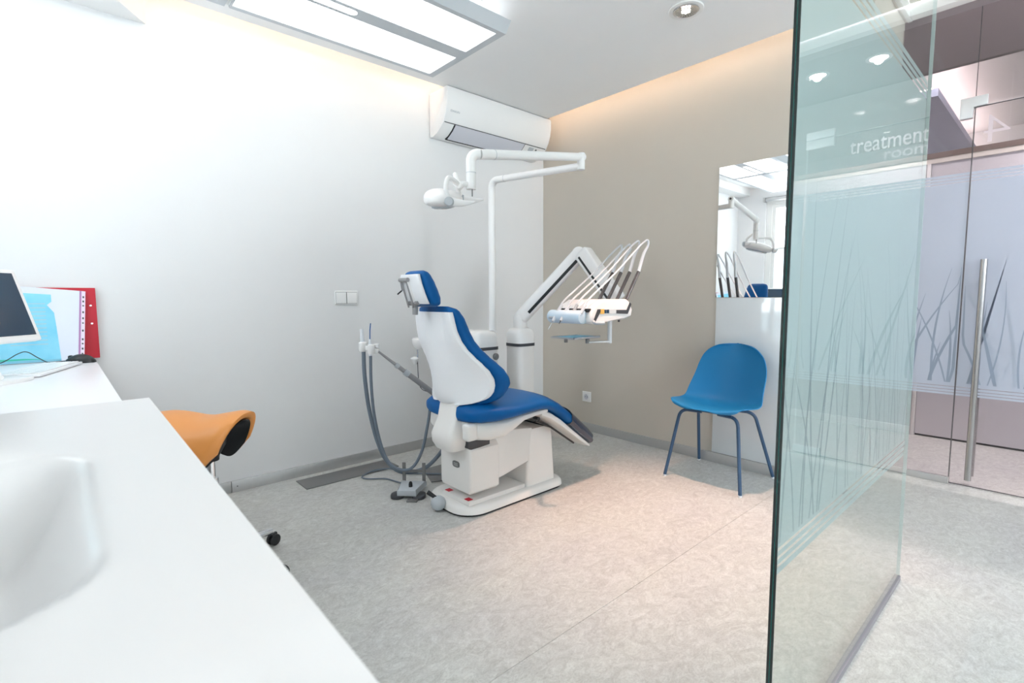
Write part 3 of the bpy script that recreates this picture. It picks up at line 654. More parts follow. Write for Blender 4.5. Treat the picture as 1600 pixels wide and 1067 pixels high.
# headrest
HX = -2.08
HT = [(1.228, .055, 1.262, 1.285), (1.222, .078, 1.250, 1.300), (1.205, .092, 1.244, 1.315), (1.17, .100, 1.250, 1.335), (1.13, .106, 1.262, 1.352), (1.10, .110, 1.273, 1.362), (1.075, .106, 1.286, 1.362), (1.062, .090, 1.300, 1.355), (1.058, .07, 1.31, 1.345)]
bm = new(); rings = []
for k in range(22):
    z = 1.228-(1.228-1.058)*k/21; hw, y0, y1 = itp(HT, z)
    rings.append([(HX+a, b-.5*a*a*2, z) for a, b in sup(0, (y0+y1)/2, hw, (y1-y0)/2, 2.8, 36)])
loft(bm, rings); hr = fin(bm, 'headrest_cushion', 'blue', dcx, angle=60)
bm = new(); rings = []
for k in range(16):
    z = 1.210-(1.210-1.072)*k/15; hw, y0, y1 = itp(HT, z); hw *= .86
    rings.append([(HX+a, b-a*a, z) for a, b in sup(0, y0-.004, hw, .014, 3.4, 32)])
loft(bm, rings); fin(bm, 'headrest_shell', 'shell', dcx)
bm = new()
for s in (-1, 1):
    tube(bm, [(HX-.03+s*.022, 1.215, 1.19), (HX-.03+s*.022, 1.255, 1.055)], .0045, 12)
tube(bm, [(HX-.066, 1.218, 1.185), (HX+.006, 1.218, 1.185)], .010, 14); tube(bm, [(HX-.06, 1.262, 1.075), (HX+.02, 1.262, 1.075)], .011, 14)
box(bm, HX-.035, HX-.0, 1.262, 1.275, 1.02, 1.085, .004); tube(bm, [(HX-.07, 1.225, 1.19), (HX-.07, 1.235, 1.135)], .006, 10)
hm = fin(bm, 'headrest_bracket', 'bracket', dcx)
bm = new(); beam(bm, (HX-.005, 1.22, 1.19), (HX-.005, 1.262, 1.07), .014, .012, (0, 1, 0), .003); fin(bm, 'headrest_arm', 'plastic', hm)
fin(tube(new(), [(HX-.068, 1.228, 1.135), (HX-.086, 1.215, 1.118)], .0035, 10), 'release_lever', 'black', hm)

# ================================================================ DENTAL UNIT behind the chair
du = thing('dental_unit', 'white dental unit with two rounded columns in the corner behind the chair', 'dental unit', (-2.9, 2.4, 0))
fin(B(-2.70, -2.44, 1.93, 2.14, 0, .60, bev=.04, seg=4), 'water_cabinet', 'plastic', du)
def col(x, y, h, s, ztop, name='column'):
    c = None
    bm = new(); loft(bm, [[(a, b, z) for a, b in sup(x, y, h, h, s, 40)] for z in (0, ztop-.125)]); c = fin(bm, name, 'lacquer', du)
    bm = new(); loft(bm, [[(a, b, z) for a, b in sup(x, y, h+i, h+i, s, 40)] for z, i in ((ztop-.125, .004), (ztop-.105, .004))]); fin(bm, 'band', 'dark', c)
    bm = new(); loft(bm, [[(a, b, z) for a, b in sup(x, y, h+i, h+i, s, 40)] for z, i in ((ztop-.105, .002), (ztop-.04, .002), (ztop-.018, -.006), (ztop-.006, -.018), (ztop, -.035))]); fin(bm, 'cap', 'plastic', c)
    return c
PX, PY = -2.552, 2.128; pr = at(813, 513, 3.5)
cl = col(-2.61, 2.07, .094, 4.5, .885)
fin(B(-2.66, -2.625, 1.995, 2.03, .875, .892, bev=.006), 'cap_button', 'plastic', cl)
cr_ = col(pr.x, pr.y, .078, 4.5, .893)
fin(lathe(new(), [(.022, 0), (.022, .012), (.016, .018)], (-2.517, 2.12, .715), 24, Matrix.Rotation(R(90), 4, 'Y')), 'knob', 'midgrey', du)
# rinse bowl peeping out left of the backrest
bw = fin(lathe(new(), [(.0, -.045), (.05, -.045), (.066, -.03), (.075, 0), (.075, .018), (.068, .026), (.06, .02), (.055, -.01), (.0, -.02)], tuple(at(662, 534, 3.25)), 28), 'rinse_bowl', 'plastic', du)
p = at(652, 546, 3.2)
bm = new(); tube(bm, [p, p+Vector((0, 0, -.05)), p+Vector((-.01, -.01, -.09))], [.010, .006, .012], 10); fin(bm, 'cup_filler', 'chrome', du)
p = at(648, 562, 3.2); bm = new(); lathe(bm, [(.006, .02), (.024, .012), (.026, .004), (.008, -.03)], tuple(p), 18); fin(bm, 'drain_funnel', 'plastic', du)
bm = new(); tube(bm, [at(652, 545, 3.25), at(655, 600, 3.2), at(668, 612, 3.1)], .0025, 8, 6); fin(bm, 'thin_tube', 'dark', du)
bm = new(); tube(bm, [(-2.66, 2.02, .70), (-2.72, 1.90, .76), tuple(at(668, 536, 3.25))], .025, 16, 8); fin(bm, 'bowl_arm', 'plastic', du)
# suction arm with holder
sa = thing('suction_holder', 'grey telescopic suction arm with white hose holder left of the chair', 'suction holder', tuple(at(668, 608, 2.9)))
P0, P1 = at(706, 636, 3.1), at(591, 549, 2.9)
d_ = (P1-P0)
M['tubegrey'] = mat('satin_grey_tube', (.32, .32, .33), .35, .5)
fin(tube(new(), [P0, P0+d_*.62], .0165, 20), 'outer_tube', 'tubegrey', sa)
fin(tube(new(), [P0+d_*.60, P0+d_*.655], .0195, 20), 'collar', 'grey', sa)
fin(tube(new(), [P0+d_*.66, P0+d_*.74], .0125, 20), 'middle_tube', 'tubegrey', sa)
fin(tube(new(), [P0+d_*.735, P0+d_*.775], .0155, 20), 'collar', 'grey', sa)
fin(tube(new(), [P0+d_*.775, P0+d_*1.0], [.0095, .0085, .006], 16), 'inner_tube', 'tubegrey', sa)
hc = at(573, 543, 2.9)
bm = new(); 
for q, r in ((at(567, 541, 2.9), .024), (at(580, 545, 2.87), .02)): 
    lathe(bm, [(r*.62, .026), (r, .022), (r, -.022), (r*.8, -.03), (r*.62, -.03)], tuple(q), 20)
beam(bm, at(564, 541, 2.9), at(592, 549, 2.9), .03, .028, bev=.006)
lathe(bm, [(.01, .012), (.018, .01), (.018, -.01), (.01, -.012)], tuple(at(588, 540, 2.9)), 16)
fin(bm, 'holder', 'plastic', sa)
bm = new(); tube(bm, [P0+Vector((.0, .0, .0)), (-2.58, 1.86, .40), (-2.58, 1.925, .4)], .018, 14, 6); fin(bm, 'bracket', 'tubegrey', sa)
def hose(label, pts, r, tip, tipmat):
    t = thing('suction_hose', label, 'hose', tuple(pts[0]), 'suction hoses')
    fin(tube(new(), pts, r, 14, 10), 'hose', 'hose', t)
    return t
h1 = hose('thicker slate-grey suction hose hanging from the holder, plain grey nozzle', [at(568, 549, 2.9), at(570, 590, 2.9), at(577, 640, 2.92), at(590, 690, 2.93), at(606, 722, 2.93), at(628, 737, 2.93), at(660, 733, 2.95), at(682, 715, 2.98), at(700, 690, 3.0)], .0115, None, None)
fin(tube(new(), [at(567, 548, 2.9), at(566, 530, 2.9), at(565, 514, 2.9)], [.0105, .012, .010], 18), 'nozzle', 'pale_hose', h1)
h2 = hose('thinner slate-grey suction hose hanging from the holder, blue ejector tip', [at(579, 556, 2.87), at(580, 600, 2.87), at(585, 650, 2.88), at(597, 700, 2.9), at(613, 728, 2.9), at(640, 733, 2.9), at(658, 708, 2.9), at(668, 665, 2.92), at(673, 630, 2.95)], .0085, None, None)
fin(tube(new(), [at(579, 556, 2.87), at(578, 545, 2.87), at(578, 530, 2.87)], [.009, .010, .0075], 16), 'nozzle', 'pale_hose', h2)
fin(tube(new(), [at(578, 531, 2.87), at(578, 516, 2.87), at(579, 505, 2.87)], .003, 10), 'ejector_tip', 'blue', h2)['label'] = 'blue saliva ejector tip'

# operating lamp
pole = (PX, PY); zt = 1.853
dl = thing('operating_lamp', 'white dental operating lamp on a tall pole with two jointed arms', 'dental lamp', (pole[0], pole[1], .886))
A1 = Vector((pole[0], pole[1], zt)); E1 = Vector((-1.914, 2.258, 1.842)); E2 = Vector((-1.914, 2.258, 1.893)); K = at(750, 241, 2.46)
d1 = (E1-A1).normalized()
fin(tube(new(), [(pole[0], pole[1], .886), (pole[0], pole[1], zt-.10)], .0235, 24), 'pole', 'plastic', dl)
bm = new(); pth = [Vector((pole[0], pole[1], zt-.10)), Vector((pole[0], pole[1], zt-.05))]
for k in range(1, 9):
    a = R(90*k/8); pth.append(Vector((pole[0], pole[1], zt-.05))+d1*.05*(1-math.cos(a))+Vector((0, 0, .05))*math.sin(a))
pth += [A1+d1*.12, A1+d1*.25, E1+d1*.01]
tube(bm, pth, [.0230, .0225, .021], 24); fa = fin(bm, 'fixed_arm', 'plastic', dl)
fin(tube(new(), [A1+d1*.105, A1+d1*.107], .0226, 24), 'arm_seam', 'grey', fa)
dk = (K-E2).normalized()
bm = new(); tube(bm, [E1+Vector((0, 0, -.020)), E2+Vector((0, 0, .020))], .022, 24); fin(bm, 'elbow_joint', 'plastic', dl)
bm = new(); tube(bm, [E2-dk*.02, K], [.0215, .0225, .0245], 24); sp_ = fin(bm, 'spring_arm', 'plastic', dl)
fin(tube(new(), [K-dk*.085, K-dk*.083], .0252, 24), 'arm_seam', 'grey', sp_)
fin(lathe(new(), [(.009, 0), (.009, .003)], tuple(E2-dk*.0215), 14, Vector((-dk)).to_track_quat('Z', 'Y').to_matrix().to_4x4()), 'arm_plug', 'dark', sp_)
dd_ = Vector((dk.x, dk.y, 0)).normalized(); dd_ = (dd_*.3+(at(730, 260, 2.46)-at(750, 260, 2.46)).normalized()*.7).normalized()
pth = [K-dk*.001, K+dd_*.01]
for k in range(1, 9):
    a = R(90*k/8); pth.append(K+dd_*(.01+.035*math.sin(a))+Vector((0, 0, -.035))*(1-math.cos(a)))
Kb = pth[-1].copy(); pth.append(Kb+Vector((0, 0, -.135)))
tube(bm := new(), pth, [.0245, .0255, .0255, .0235], 24); hd = fin(bm, 'drop_arm', 'plastic', dl)
fin(tube(new(), [Kb+Vector((0, 0, -.055)), Kb+Vector((0, 0, -.057))], .0252, 24), 'collar', 'grey', hd)
fin(tube(new(), [Kb+Vector((0.008, 0, -.135)), Kb+Vector((.008, 0, -.170))], .0032, 10), 'hanging_pin', 'midgrey', hd)
# lamp head: long axis u, across v
LC = Vector((-2.045, 1.402, 1.568)); LU = Vector((.67, -.743, 0)); LV = Vector((.67, .743, 0))
HR = Matrix(((LU.x, LV.x, 0, LC.x), (LU.y, LV.y, 0, LC.y), (0, 0, 1, LC.z), (0, 0, 0, 1))) @ Matrix.Translation((0, .015, 0)) @ Matrix.Rotation(R(13), 4, 'Y')
bm = new(); rings = []
for k in range(25):
    t = -1+2*k/24; s_ = max(1-abs(t)**2.4, .0015)**.5
    ring = []
    for a in range(32):
        th = 2*math.pi*a/32; c, n_ = math.cos(th), math.sin(th)
        v = math.copysign(abs(c)**.85, c)*.085*s_; zz = math.copysign(abs(n_)**.85, n_)
        fat = 1-.38*(v+.085)/.17            # thick on the far-left side, thin towards the handles
        z = (zz*.062*fat if zz > 0 else zz*.034)*s_
        ring.append(HR @ Vector((t*.150, v-.012, z)))
    rings.append(ring)
loft(bm, rings); hb = fin(bm, 'lamp_head', 'plastic', dl, angle=60)
bm = new(); prism(bm, sup(0, -.015, .10, .048, 2.4, 28), 'z', -.036, -.026, .002); bmesh.ops.transform(bm, matrix=HR, verts=bm.verts); fin(bm, 'light_lens', 'grey', hb)
bm = new(); rings = []
for k in range(13):
    t = -1+2*k/12; ring = []
    for a, b in sup(0, 0, .052*max(1-abs(t)**3, .05)**.5, .003, 3, 14): ring.append(HR @ Vector((t*.08, a*.8-.015, -.038+b)))
    rings.append(ring)
loft(bm, rings); fin(bm, 'mirror_reflector', 'steel', hb)
J = at(716, 288, 2.44)
fin(lathe(new(), [(.012, -.026), (.019, -.018), (.019, .018), (.012, .026)], tuple(J), 20, Matrix.Rotation(R(52), 4, LV.cross(Vector((0, 0, 1))))), 'yoke_joint', 'plastic', dl)
fin(tube(new(), [J, Kb+Vector((0, 0, -.110))], .014, 16), 'yoke_link', 'plastic', dl)
for s in (-1, 1):
    e = HR @ Vector((s*.128, .045, .012))
    bm = new(); tube(bm, [J, HR @ Vector((s*.075, .035, .10 if s > 0 else .115)), HR @ Vector((s*.128, .03, .05)), e], [.0125, .0105, .0095], 14, 8); fin(bm, 'yoke', 'plastic', dl)
    kn = fin(lathe(new(), [(.0, .018), (.018, .018), (.021, .014), (.021, -.014)], tuple(HR @ Vector((s*.145, .048, -.004))), 24, Matrix(((LU.x*0+LV.x, 0, s*LU.x, 0), (LV.y, 0, s*LU.y, 0), (0, 1, 0, 0), (0, 0, 0, 1)))), 'brake_knob', 'grey', hb)
    bm = new(); rings = []
    for k in range(12):
        t = k/11; ring = []
        for a, b in sup(0, 0, .012*(1-.5*t), .020*(1-.80*t**1.3), 2.3, 18): ring.append(HR @ Vector((s*(.140-.01*t)+a, .060+.100*t, -.004-.006*math.sin(t*3.1)+b)))
        rings.append(ring)
    loft(bm, rings); fin(bm, 'handle', 'plastic', hb)
# ================================================================ DELIVERY ARM AND INSTRUMENT CONSOLE
ic = thing('instrument_console', 'white dental instrument console on a jointed arm, in front of the beige wall', 'instrument console', tuple(Vector((pr.x, pr.y, .893))))
A0 = at(812, 500, 3.72); AE = at(906, 397, 3.34); AH = at(964, 470, 3.16)
A0 = Vector((pr.x, pr.y, .955))
bm = new(); loft(bm, [[(x, y, z) for x, y in sup(pr.x, pr.y, r, r, 2, 28)] for z, r in ((.893, .048), (.95, .048), (.98, .044), (.995, .03))]); fin(bm, 'swivel', 'plastic', ic)
s_ = Vector((.67, .743, 0))
bm = new(); beam(bm, A0, AE, .085, .095, (-.67*.0, 0, 1), .022); a_ = fin(bm, 'lower_arm', 'plastic', ic)
bm = new(); t_ = (AE-A0).normalized(); sd = t_.cross(Vector((0, 0, 1))).normalized(); u_ = sd.cross(t_)
beam(bm, A0+t_*.08+sd*.044-u_*.022, AE-t_*.02+sd*.044-u_*.022, .004, .020, (0, 0, 1), .001); fin(bm, 'black_strip', 'black', a_)
bm = new(); lathe(bm, [(.03, -.055), (.045, -.05), (.045, .05), (.03, .055)], tuple(AE), 28, Matrix(((t_.x, u_.x, sd.x, 0), (t_.y, u_.y, sd.y, 0), (t_.z, u_.z, sd.z, 0), (0, 0, 0, 1)))); fin(bm, 'elbow', 'plastic', ic)
bm = new(); AE2 = AE+Vector((.03, -.01, .012)); beam(bm, AE2, AH, .09, .105, (0, 0, 1), .018); b_ = fin(bm, 'upper_arm', 'plastic', ic)
t2 = (AH-AE2).normalized(); sd2 = t2.cross(Vector((0, 0, 1))).normalized(); u2 = sd2.cross(t2)
bm = new(); beam(bm, AE2+t2*.03+sd2*.046-u2*.022, AH-t2*.03+sd2*.046-u2*.022, .004, .014, (0, 0, 1), .001); fin(bm, 'black_strip', 'black', b_)
# console body: side profile (y, z) extruded across x
x0, x1 = -1.965, -1.705; DYC = .03; DZC = .0
bm = new(); prism(bm, [(2.065, .985), (2.075, .965), (2.11, .955), (2.14, .972), (2.36, .972), (2.44, .992), (2.45, 1.03), (2.42, 1.075), (2.39, 1.090), (2.18, 1.088), (2.12, 1.060), (2.075, 1.02)], 'x', x0, x1, .010, 3)
cb = fin(bm, 'console_body', 'plastic', ic, angle=50)
bm = new(); prism(bm, [(2.10, .975), (2.118, .975), (2.150, 1.032), (2.40, 1.020), (2.425, 1.068), (2.437, 1.066), (2.437, 1.056), (2.415, 1.005), (2.385, 1.000), (2.155, 1.008), (2.135, .965), (2.10, .962)], 'x', x1+.0005, x1+.004)
# side strip split into two dark legs and label window
bm.free(); bm = new()
for poly in ([(2.088, .968), (2.104, .966), (2.150, 1.022), (2.150, 1.036), (2.126, 1.036)], [(2.29, 1.030), (2.29, 1.010), (2.40, 1.005), (2.434, 1.060), (2.420, 1.070), (2.390, 1.028)]):
    fin(prism(new(), poly, 'x', x1-.001, x1+.003), 'side_strip', 'dark', cb)
bm.free()
fin(B(x1-.001, x1+.0032, 2.150, 2.182, 1.010, 1.036), 'amber_label', 'yellow', cb)
for y in (2.186, 2.208): fin(B(x1-.001, x1+.0032, y, y+.016, 1.013, 1.033), 'button', 'navy', cb)
fin(B(x1-.001, x1+.0030, 2.226, 2.29, 1.011, 1.033), 'label', 'gloss_white', cb)
bm = new(); prism(bm, [(2.045+.040*math.cos(a), .995+.046*math.sin(a)*(.8)) for a in [2*math.pi*k/20 for k in range(20)]], 'x', x0-.002, x1-.03, .004)
fin(bm, 'instrument_rest', 'paleblue', cb)['label'] = 'pale blue padded instrument rest'
bm = new()
tube(bm, [(x1+.004, 2.09, .972), (x1+.05, 2.05, .965), (x1+.085, 2.08, .965)], .008, 14, 6); fin(bm, 'grip', 'grey', cb)
for k in range(4):
    x = -1.905+k*.056; bm = new(); box(bm, x-.018, x+.018, 2.062, 2.092, 1.020, 1.040, .004); fin(bm, 'instrument_clip', 'black', cb)
for x, y in ((x1-.03, 2.36), (x1-.03, 2.20)): fin(lathe(new(), [(.006, 0), (.006, -.014)], (x, y, .973), 12), 'foot_stud', 'dark', cb)
cb.location.y += DYC
# tray arm and tray
q0 = at(953, 497, 2.88); q1 = Vector((q0.x, q0.y, .838)); bm = new(); tube(bm, [q0, q1], .0125, 18); ta = fin(bm, 'tray_post', 'pale_hose', ic)
bm = new(); tz_ = .846; q2 = at(918, 539, 2.86); beam(bm, (q1.x, q1.y, tz_), (q2.x, q2.y, tz_), .022, .012, bev=.004); fin(bm, 'tray_arm', 'alu', ta)
TZ = .872; TX0, TX1, TY0, TY1 = q2.x-.165, q2.x+.012, q2.y-.13, q2.y+.10
bm = new(); box(bm, TX0, TX1, TY0, TY1, TZ-.004, TZ, .0015)
for a in ((TX0, TX0+.004, TY0, TY1), (TX1-.004, TX1, TY0, TY1), (TX0, TX1, TY0, TY0+.004), (TX0, TX1, TY1-.004, TY1)): box(bm, *a, TZ, TZ+.006)
tray = fin(bm, 'tray', 'alu', ic)
fin(lathe(new(), [(.012, 0), (.012, -.028)], (q2.x, q2.y, TZ-.004), 16), 'tray_boss', 'midgrey', tray)
fin(lathe(new(), [(.010, 0), (.010, -.022)], (TX0+.09, TY0+.03, TZ-.004), 16), 'tray_boss', 'midgrey', tray)
tag(fin(B(TX0+.006, TX1-.006, TY0+.006, TY1-.006, TZ+.0002, TZ+.002, bev=.0005), 'tray_liner', 'tray_blue'), 'light blue paper liner lying on the small tray below the console', 'tray liner')
# four hose-fed instruments
desc = ['first handpiece from the left on the console, long thin needle tip', 'second handpiece from the left on the console, white tapered body',
        'third handpiece from the left on the console, short grey turbine head', 'fourth handpiece, nearest the console side, short chrome tip']
for k in range(4):
    xr_ = -1.928+k*.0625; xc = -1.905+k*.056
    t = thing('dental_handpiece', desc[k], 'handpiece', (xr_, 2.465, 1.09), 'handpieces on the instrument console')
    b0 = Vector((xr_, 2.455+.004*k, 1.088+DZC)); b1 = Vector((xr_+.018, 2.56, 1.25)); top = Vector((xr_+.032, 2.627, 1.436 if k > 1 else 1.42))
    fin(tube(new(), [b0, b1], .0105, 18), 'sleeve', 'sleeve', t)
    clip = Vector((xc, 2.085, 1.050)); mid = b1.lerp(top, .55)
    fr = top+Vector((.0, -.035, -.012)) if k > 1 else top+Vector((0, -.02, -.006))
    hp = [b1, mid, top+Vector((0, .004, -.03)), top, fr, fr.lerp(clip, .12)+Vector((0, 0, .004)), fr.lerp(clip, .5), clip+Vector((.002, .035, .040)), clip]
    fin(tube(new(), hp, [.0100, .0090, .0070, .0062, .0055, .0050, .0050, .0052, .0055], 14, 8), 'hose', 'pale_hose', t)
    dv = Vector((-.005, -.052, -.070)).normalized()
    L = (.10, .095, .05, .045)[k]
    if k < 2:
        fin(tube(new(), [clip-dv*.012, clip+dv*L*.4, clip+dv*L], [.0085, .011, .0075], 16), 'grip', 'pale_hose', t)
        fin(tube(new(), [clip+dv*L, clip+dv*(L+(.055 if k == 0 else .022))], [.0028, .0014], 8), 'tip', 'steel' if k == 0 else 'dark', t)
        if k == 0: fin(tube(new(), [clip+dv*(L*.75)+Vector((-.004, 0, 0)), clip+dv*(L*.75)+Vector((-.035, -.01, .0))], .006, 12), 'button', 'grey', t)
    else:
        fin(tube(new(), [clip-dv*.012, clip+dv*L], [.009, .0095, .0085], 16), 'grip', 'alu' if k == 2 else 'pale_hose', t)
        fin(tube(new(), [clip+dv*L, clip+dv*(L+.018)], .0055, 12), 'tip', 'chrome', t)

# ================================================================ FOOT CONTROL, CABLE
fc = thing('foot_control', 'grey foot control with dark wire handle on the floor beside the chair base', 'foot pedal', (-2.42, 1.43, 0))
bm = new(); Rf = Matrix.Translation((-2.425, 1.412, 0)) @ Matrix.Rotation(R(44), 4, 'Z') @ Matrix.Diagonal((.88, .92, 1, 1))
prism(bm, [(-.060, -.085), (.060, -.085), (.066, .045), (.085, .085), (-.085, .085), (-.066, .045)], 'z', .018, .052, .006, 2); bmesh.ops.transform(bm, matrix=Rf, verts=bm.verts); fin(bm, 'pedal_body', 'grey', fc)
bm = new()
for s in (-1, 1): prism(bm, sup(s*.068, -.045, .042, .048, 2.4, 24), 'z', .0, .020, .004)
bmesh.ops.transform(bm, matrix=Rf, verts=bm.verts); fin(bm, 'rubber_foot', 'dark', fc)
bm = new(); box(bm, .01, .075, -.125, -.088, .0, .010, .002); bmesh.ops.transform(bm, matrix=Rf, verts=bm.verts); fin(bm, 'toe_bar', 'midgrey', fc)
bm = new(); 
for s in (-1, 1): box(bm, s*.066-.011, s*.066+.011, .085, .097, .018, .155, .003)
box(bm, -.055, .055, .086, .096, .098, .115, .003); bmesh.ops.transform(bm, matrix=Rf, verts=bm.verts); fin(bm, 'carry_handle', 'midgrey', fc)
bm = new(); lathe(bm, [(.012, .05), (.012, .068), (.009, .078), (.005, .082)], (0, 0, 0), 16); bmesh.ops.transform(bm, matrix=Rf @ Matrix.Translation((.008, -.02, 0)), verts=bm.verts); fin(bm, 'stud', 'black', fc)
cb_ = tube(new(), [(-2.475, 1.49, .012), (-2.62, 1.45, .006), (-2.73, 1.42, .006), (-2.80, 1.34, .006), (-2.86, 1.33, .006), (-2.895, 1.42, .012), (-2.86, 1.52, .012), (-2.74, 1.55, .006), (-2.66, 1.62, .009), (-2.55, 1.71, .012), (-2.46, 1.80, .012)], .0045, 10, 8)
tag(fin(cb_, 'control_cable', 'hose'), 'thin grey cable looping over the floor from the foot control', 'cable')

# ================================================================ BLUE VISITOR CHAIR
ch = thing('visitor_chair', 'blue plastic shell chair with dark blue steel legs against the wall', 'chair', (-1.39, 2.95, 0))
PR = [(2.726, .444, .150), (2.731, .450, .188), (2.748, .455, .215), (2.79, .456, .236), (2.86, .448, .243), (2.93, .440, .243), (3.00, .442, .240), (3.055, .462, .236), (3.09, .505, .231), (3.112, .56, .226), (3.128, .62, .220), (3.142, .68, .210), (3.154, .735, .188), (3.163, .775, .150), (3.169, .800, .100), (3.172, .808, .045)]
bm = new(); G = []; NV = 22
path = smooth_path([(p[0], p[1], p[2]) for p in PR], 3)
for i, p in enumerate(path):
    row = []; u = i/(len(path)-1)
    for k in range(NV+1):
        v = -1+2*k/NV; x = -1.39+v*p.z; 
        seatf = max(0, 1-u/.45); bf = max(0, min(1, (u-.35)/.25))
        front = .028*(abs(v)**2.5) if u < .12 else 0
        dz = (.022*v*v*min(1, u/.15))*(1-bf) - .012*(1-v*v)*(1-bf)*min(1, u/.2)
        bump = math.exp(-((u-.50)/.13)**2); dz += .030*v*v*bump
        dy = -.050*v*v*bump-.055*v*v*bf*(1 if u < .85 else max(.4, 1-(u-.85)*3)) + front*(1-u/.12)*0 + .030*abs(v)**3*max(0, 1-u/.2)
        row.append(bm.verts.new((x, p.x+dy, p.y+dz)))
    G.append(row)
for a, b in zip(G, G[1:]):
    for k in range(NV): bm.faces.new((a[k], a[k+1], b[k+1], b[k]))
bmesh.ops.recalc_face_normals(bm, faces=bm.faces)
bmesh.ops.solidify(bm, geom=bm.faces, thickness=.006)
fin(bm, 'shell', 'chair_blue', ch, angle=70)
for fx, fy, tx, ty in ((-1.622, 2.731, -1.565, 2.80), (-1.158, 2.731, -1.215, 2.80), (-1.628, 3.172, -1.565, 3.02), (-1.152, 3.172, -1.215, 3.02)):
    bm = new(); sgn = 1 if fx > -1.39 else -1; zt_ = .418
    dx, dy = tx-fx, ty-fy
    p_a = Vector((-1.39+sgn*.05, (ty*.8+2.91*.2), zt_)); p_b = Vector((tx-sgn*.012, ty, zt_)); 
    pts = [p_a, p_b.lerp(p_a, .2)]
    top = Vector((tx, ty, zt_)); foot = Vector((fx, fy, .0)); dn = (foot-top).normalized(); hz = (p_a-top).normalized()
    for k in range(7):
        t = k/6; pts.append((1-t)**2*(top+hz*.05)+2*t*(1-t)*(top)+t*t*(top+dn*.05))
    pts.append(foot+Vector((0, 0, .006)))
    tube(bm, pts, .0098, 14); lg = fin(bm, 'leg', 'chair_leg', ch)
    fin(tube(new(), [foot, foot+Vector((0, 0, .010))], .0108, 14), 'foot_cap', 'pale_hose', lg)
fin(B(-1.46, -1.32, 2.83, 3.01, .413, .426, bev=.004), 'under_bracket', 'chair_leg', ch)

# ================================================================ SADDLE STOOL
ss = thing('saddle_stool', 'orange leatherette saddle stool on castors behind the counter', 'stool', (-2.22, .41, 0), rz=0)
S0 = Vector((-2.22, .41, 0)); ru = Vector((math.cos(YAW), math.sin(YAW), 0)); du_ = Vector((-math.sin(YAW), math.cos(YAW), 0))
def SP(u, v, z): return S0+ru*u+du_*v+Vector((0, 0, z))
def saddle(name, m, th, off, u0, u1, wf, label=None, NU=28, NW=22):
    # two grids (upper, lower) joined by a rounded rim, cross-section is an inverted U that flares at the right-hand end
    def P(tt, v, o):
        u = -.25+.40*tt; a = abs(v); zr = .650+.020*max(0, (tt-.5)/.5)**1.6+.014*math.exp(-((tt-.22)/.2)**2)-.006*math.exp(-((tt-.62)/.15)**2)
        hw = (.075+.085*min(1, max(0, math.sin(math.pi*min(1, .15+tt*.62))))**.9)*wf; drop = .11+.075*math.exp(-((tt-.68)/.30)**2)
        ang = a*math.pi/2; y = math.copysign(hw*math.sin(ang)**.85, v); z = zr-drop*a**2.0
        n = Vector((0, math.sin(ang)*(1 if v > 0 else -1), .35+math.cos(ang))).normalized()
        return SP(u-.055*a*a*max(0, (tt-.6)/.4), y-n.y*o, z-n.z*o)
    bm = new(); rings = []
    for i in range(NU+1):
        tt = u0+(u1-u0)*i/NU; e = min(i, NU-i); sh = min(1, (e+.4)/3.0)**.5; o0 = off+th/2*(1-sh); o1 = off+th-th/2*(1-sh)
        ring = []
        for k in range(NW+1): ring.append(P(tt, -1+2*k/NW, o0 if 0 < k < NW else off+th*.3))
        for k in range(NW, -1, -1): ring.append(P(tt, (-1+2*k/NW)*1.0, o1 if 0 < k < NW else off+th*.7))
        rings.append(ring)
    loft(bm, rings); o = fin(bm, name, m, ss, angle=75)
    if label: o['label'] = label
    return o
saddle('saddle', 'orange', .036, 0, 0, 1, 1)
saddle('underside', 'black', .006, .037, .06, .96, .97, 'black underside pan')
bm = new(); tube(bm, [S0+Vector((0, 0, .10)), S0+Vector((0, 0, .40))], .024, 20); tube(bm, [S0+Vector((0, 0, .40)), S0+Vector((0, 0, .58))], .0145, 20); fin(bm, 'gas_lift', 'chrome', ss)
fin(lathe(new(), [(.03, .47), (.032, .488), (.055, .53), (.07, .60)], tuple(S0), 20), 'mount', 'black', ss)
fin(lathe(new(), [(.036, .06), (.04, .075), (.036, .115), (.028, .125)], tuple(S0), 24), 'hub', 'chrome', ss)
a0 = math.atan2(.646-.41, -2.348+2.22)-R(4)
for k in range(5):
    a = a0+2*math.pi*k/5; u = Vector((math.cos(a), math.sin(a), 0)); e = S0+u*.262
    bm = new(); tube(bm, [S0+u*.02+Vector((0, 0, .090)), S0+u*.13+Vector((0, 0, .082)), e+Vector((0, 0, .068))], [.019, .016, .013], 14, 5); lg = fin(bm, 'leg', 'chrome', ss)
    s = Vector((-u.y, u.x, 0)); bm = new()
    X = Matrix(((s.x, u.x, 0, 0), (s.y, u.y, 0, 0), (0, 0, 1, 0), (0, 0, 0, 1)))
    for q in (-1, 1): lathe(bm, [(.020, -.007), (.025, -.004), (.025, .004), (.020, .007)], tuple(e+u*.01+s*q*.012+Vector((0, 0, .025))), 18, Matrix(((-u.x, 0, s.x, 0), (-u.y, 0, s.y, 0), (0, 1, 0, 0), (0, 0, 0, 1))))
    beam(bm, e+Vector((0, 0, .04)), e+u*.028+Vector((0, 0, .046)), .014, .020, bev=.004); fin(bm, 'castor', 'black', lg)

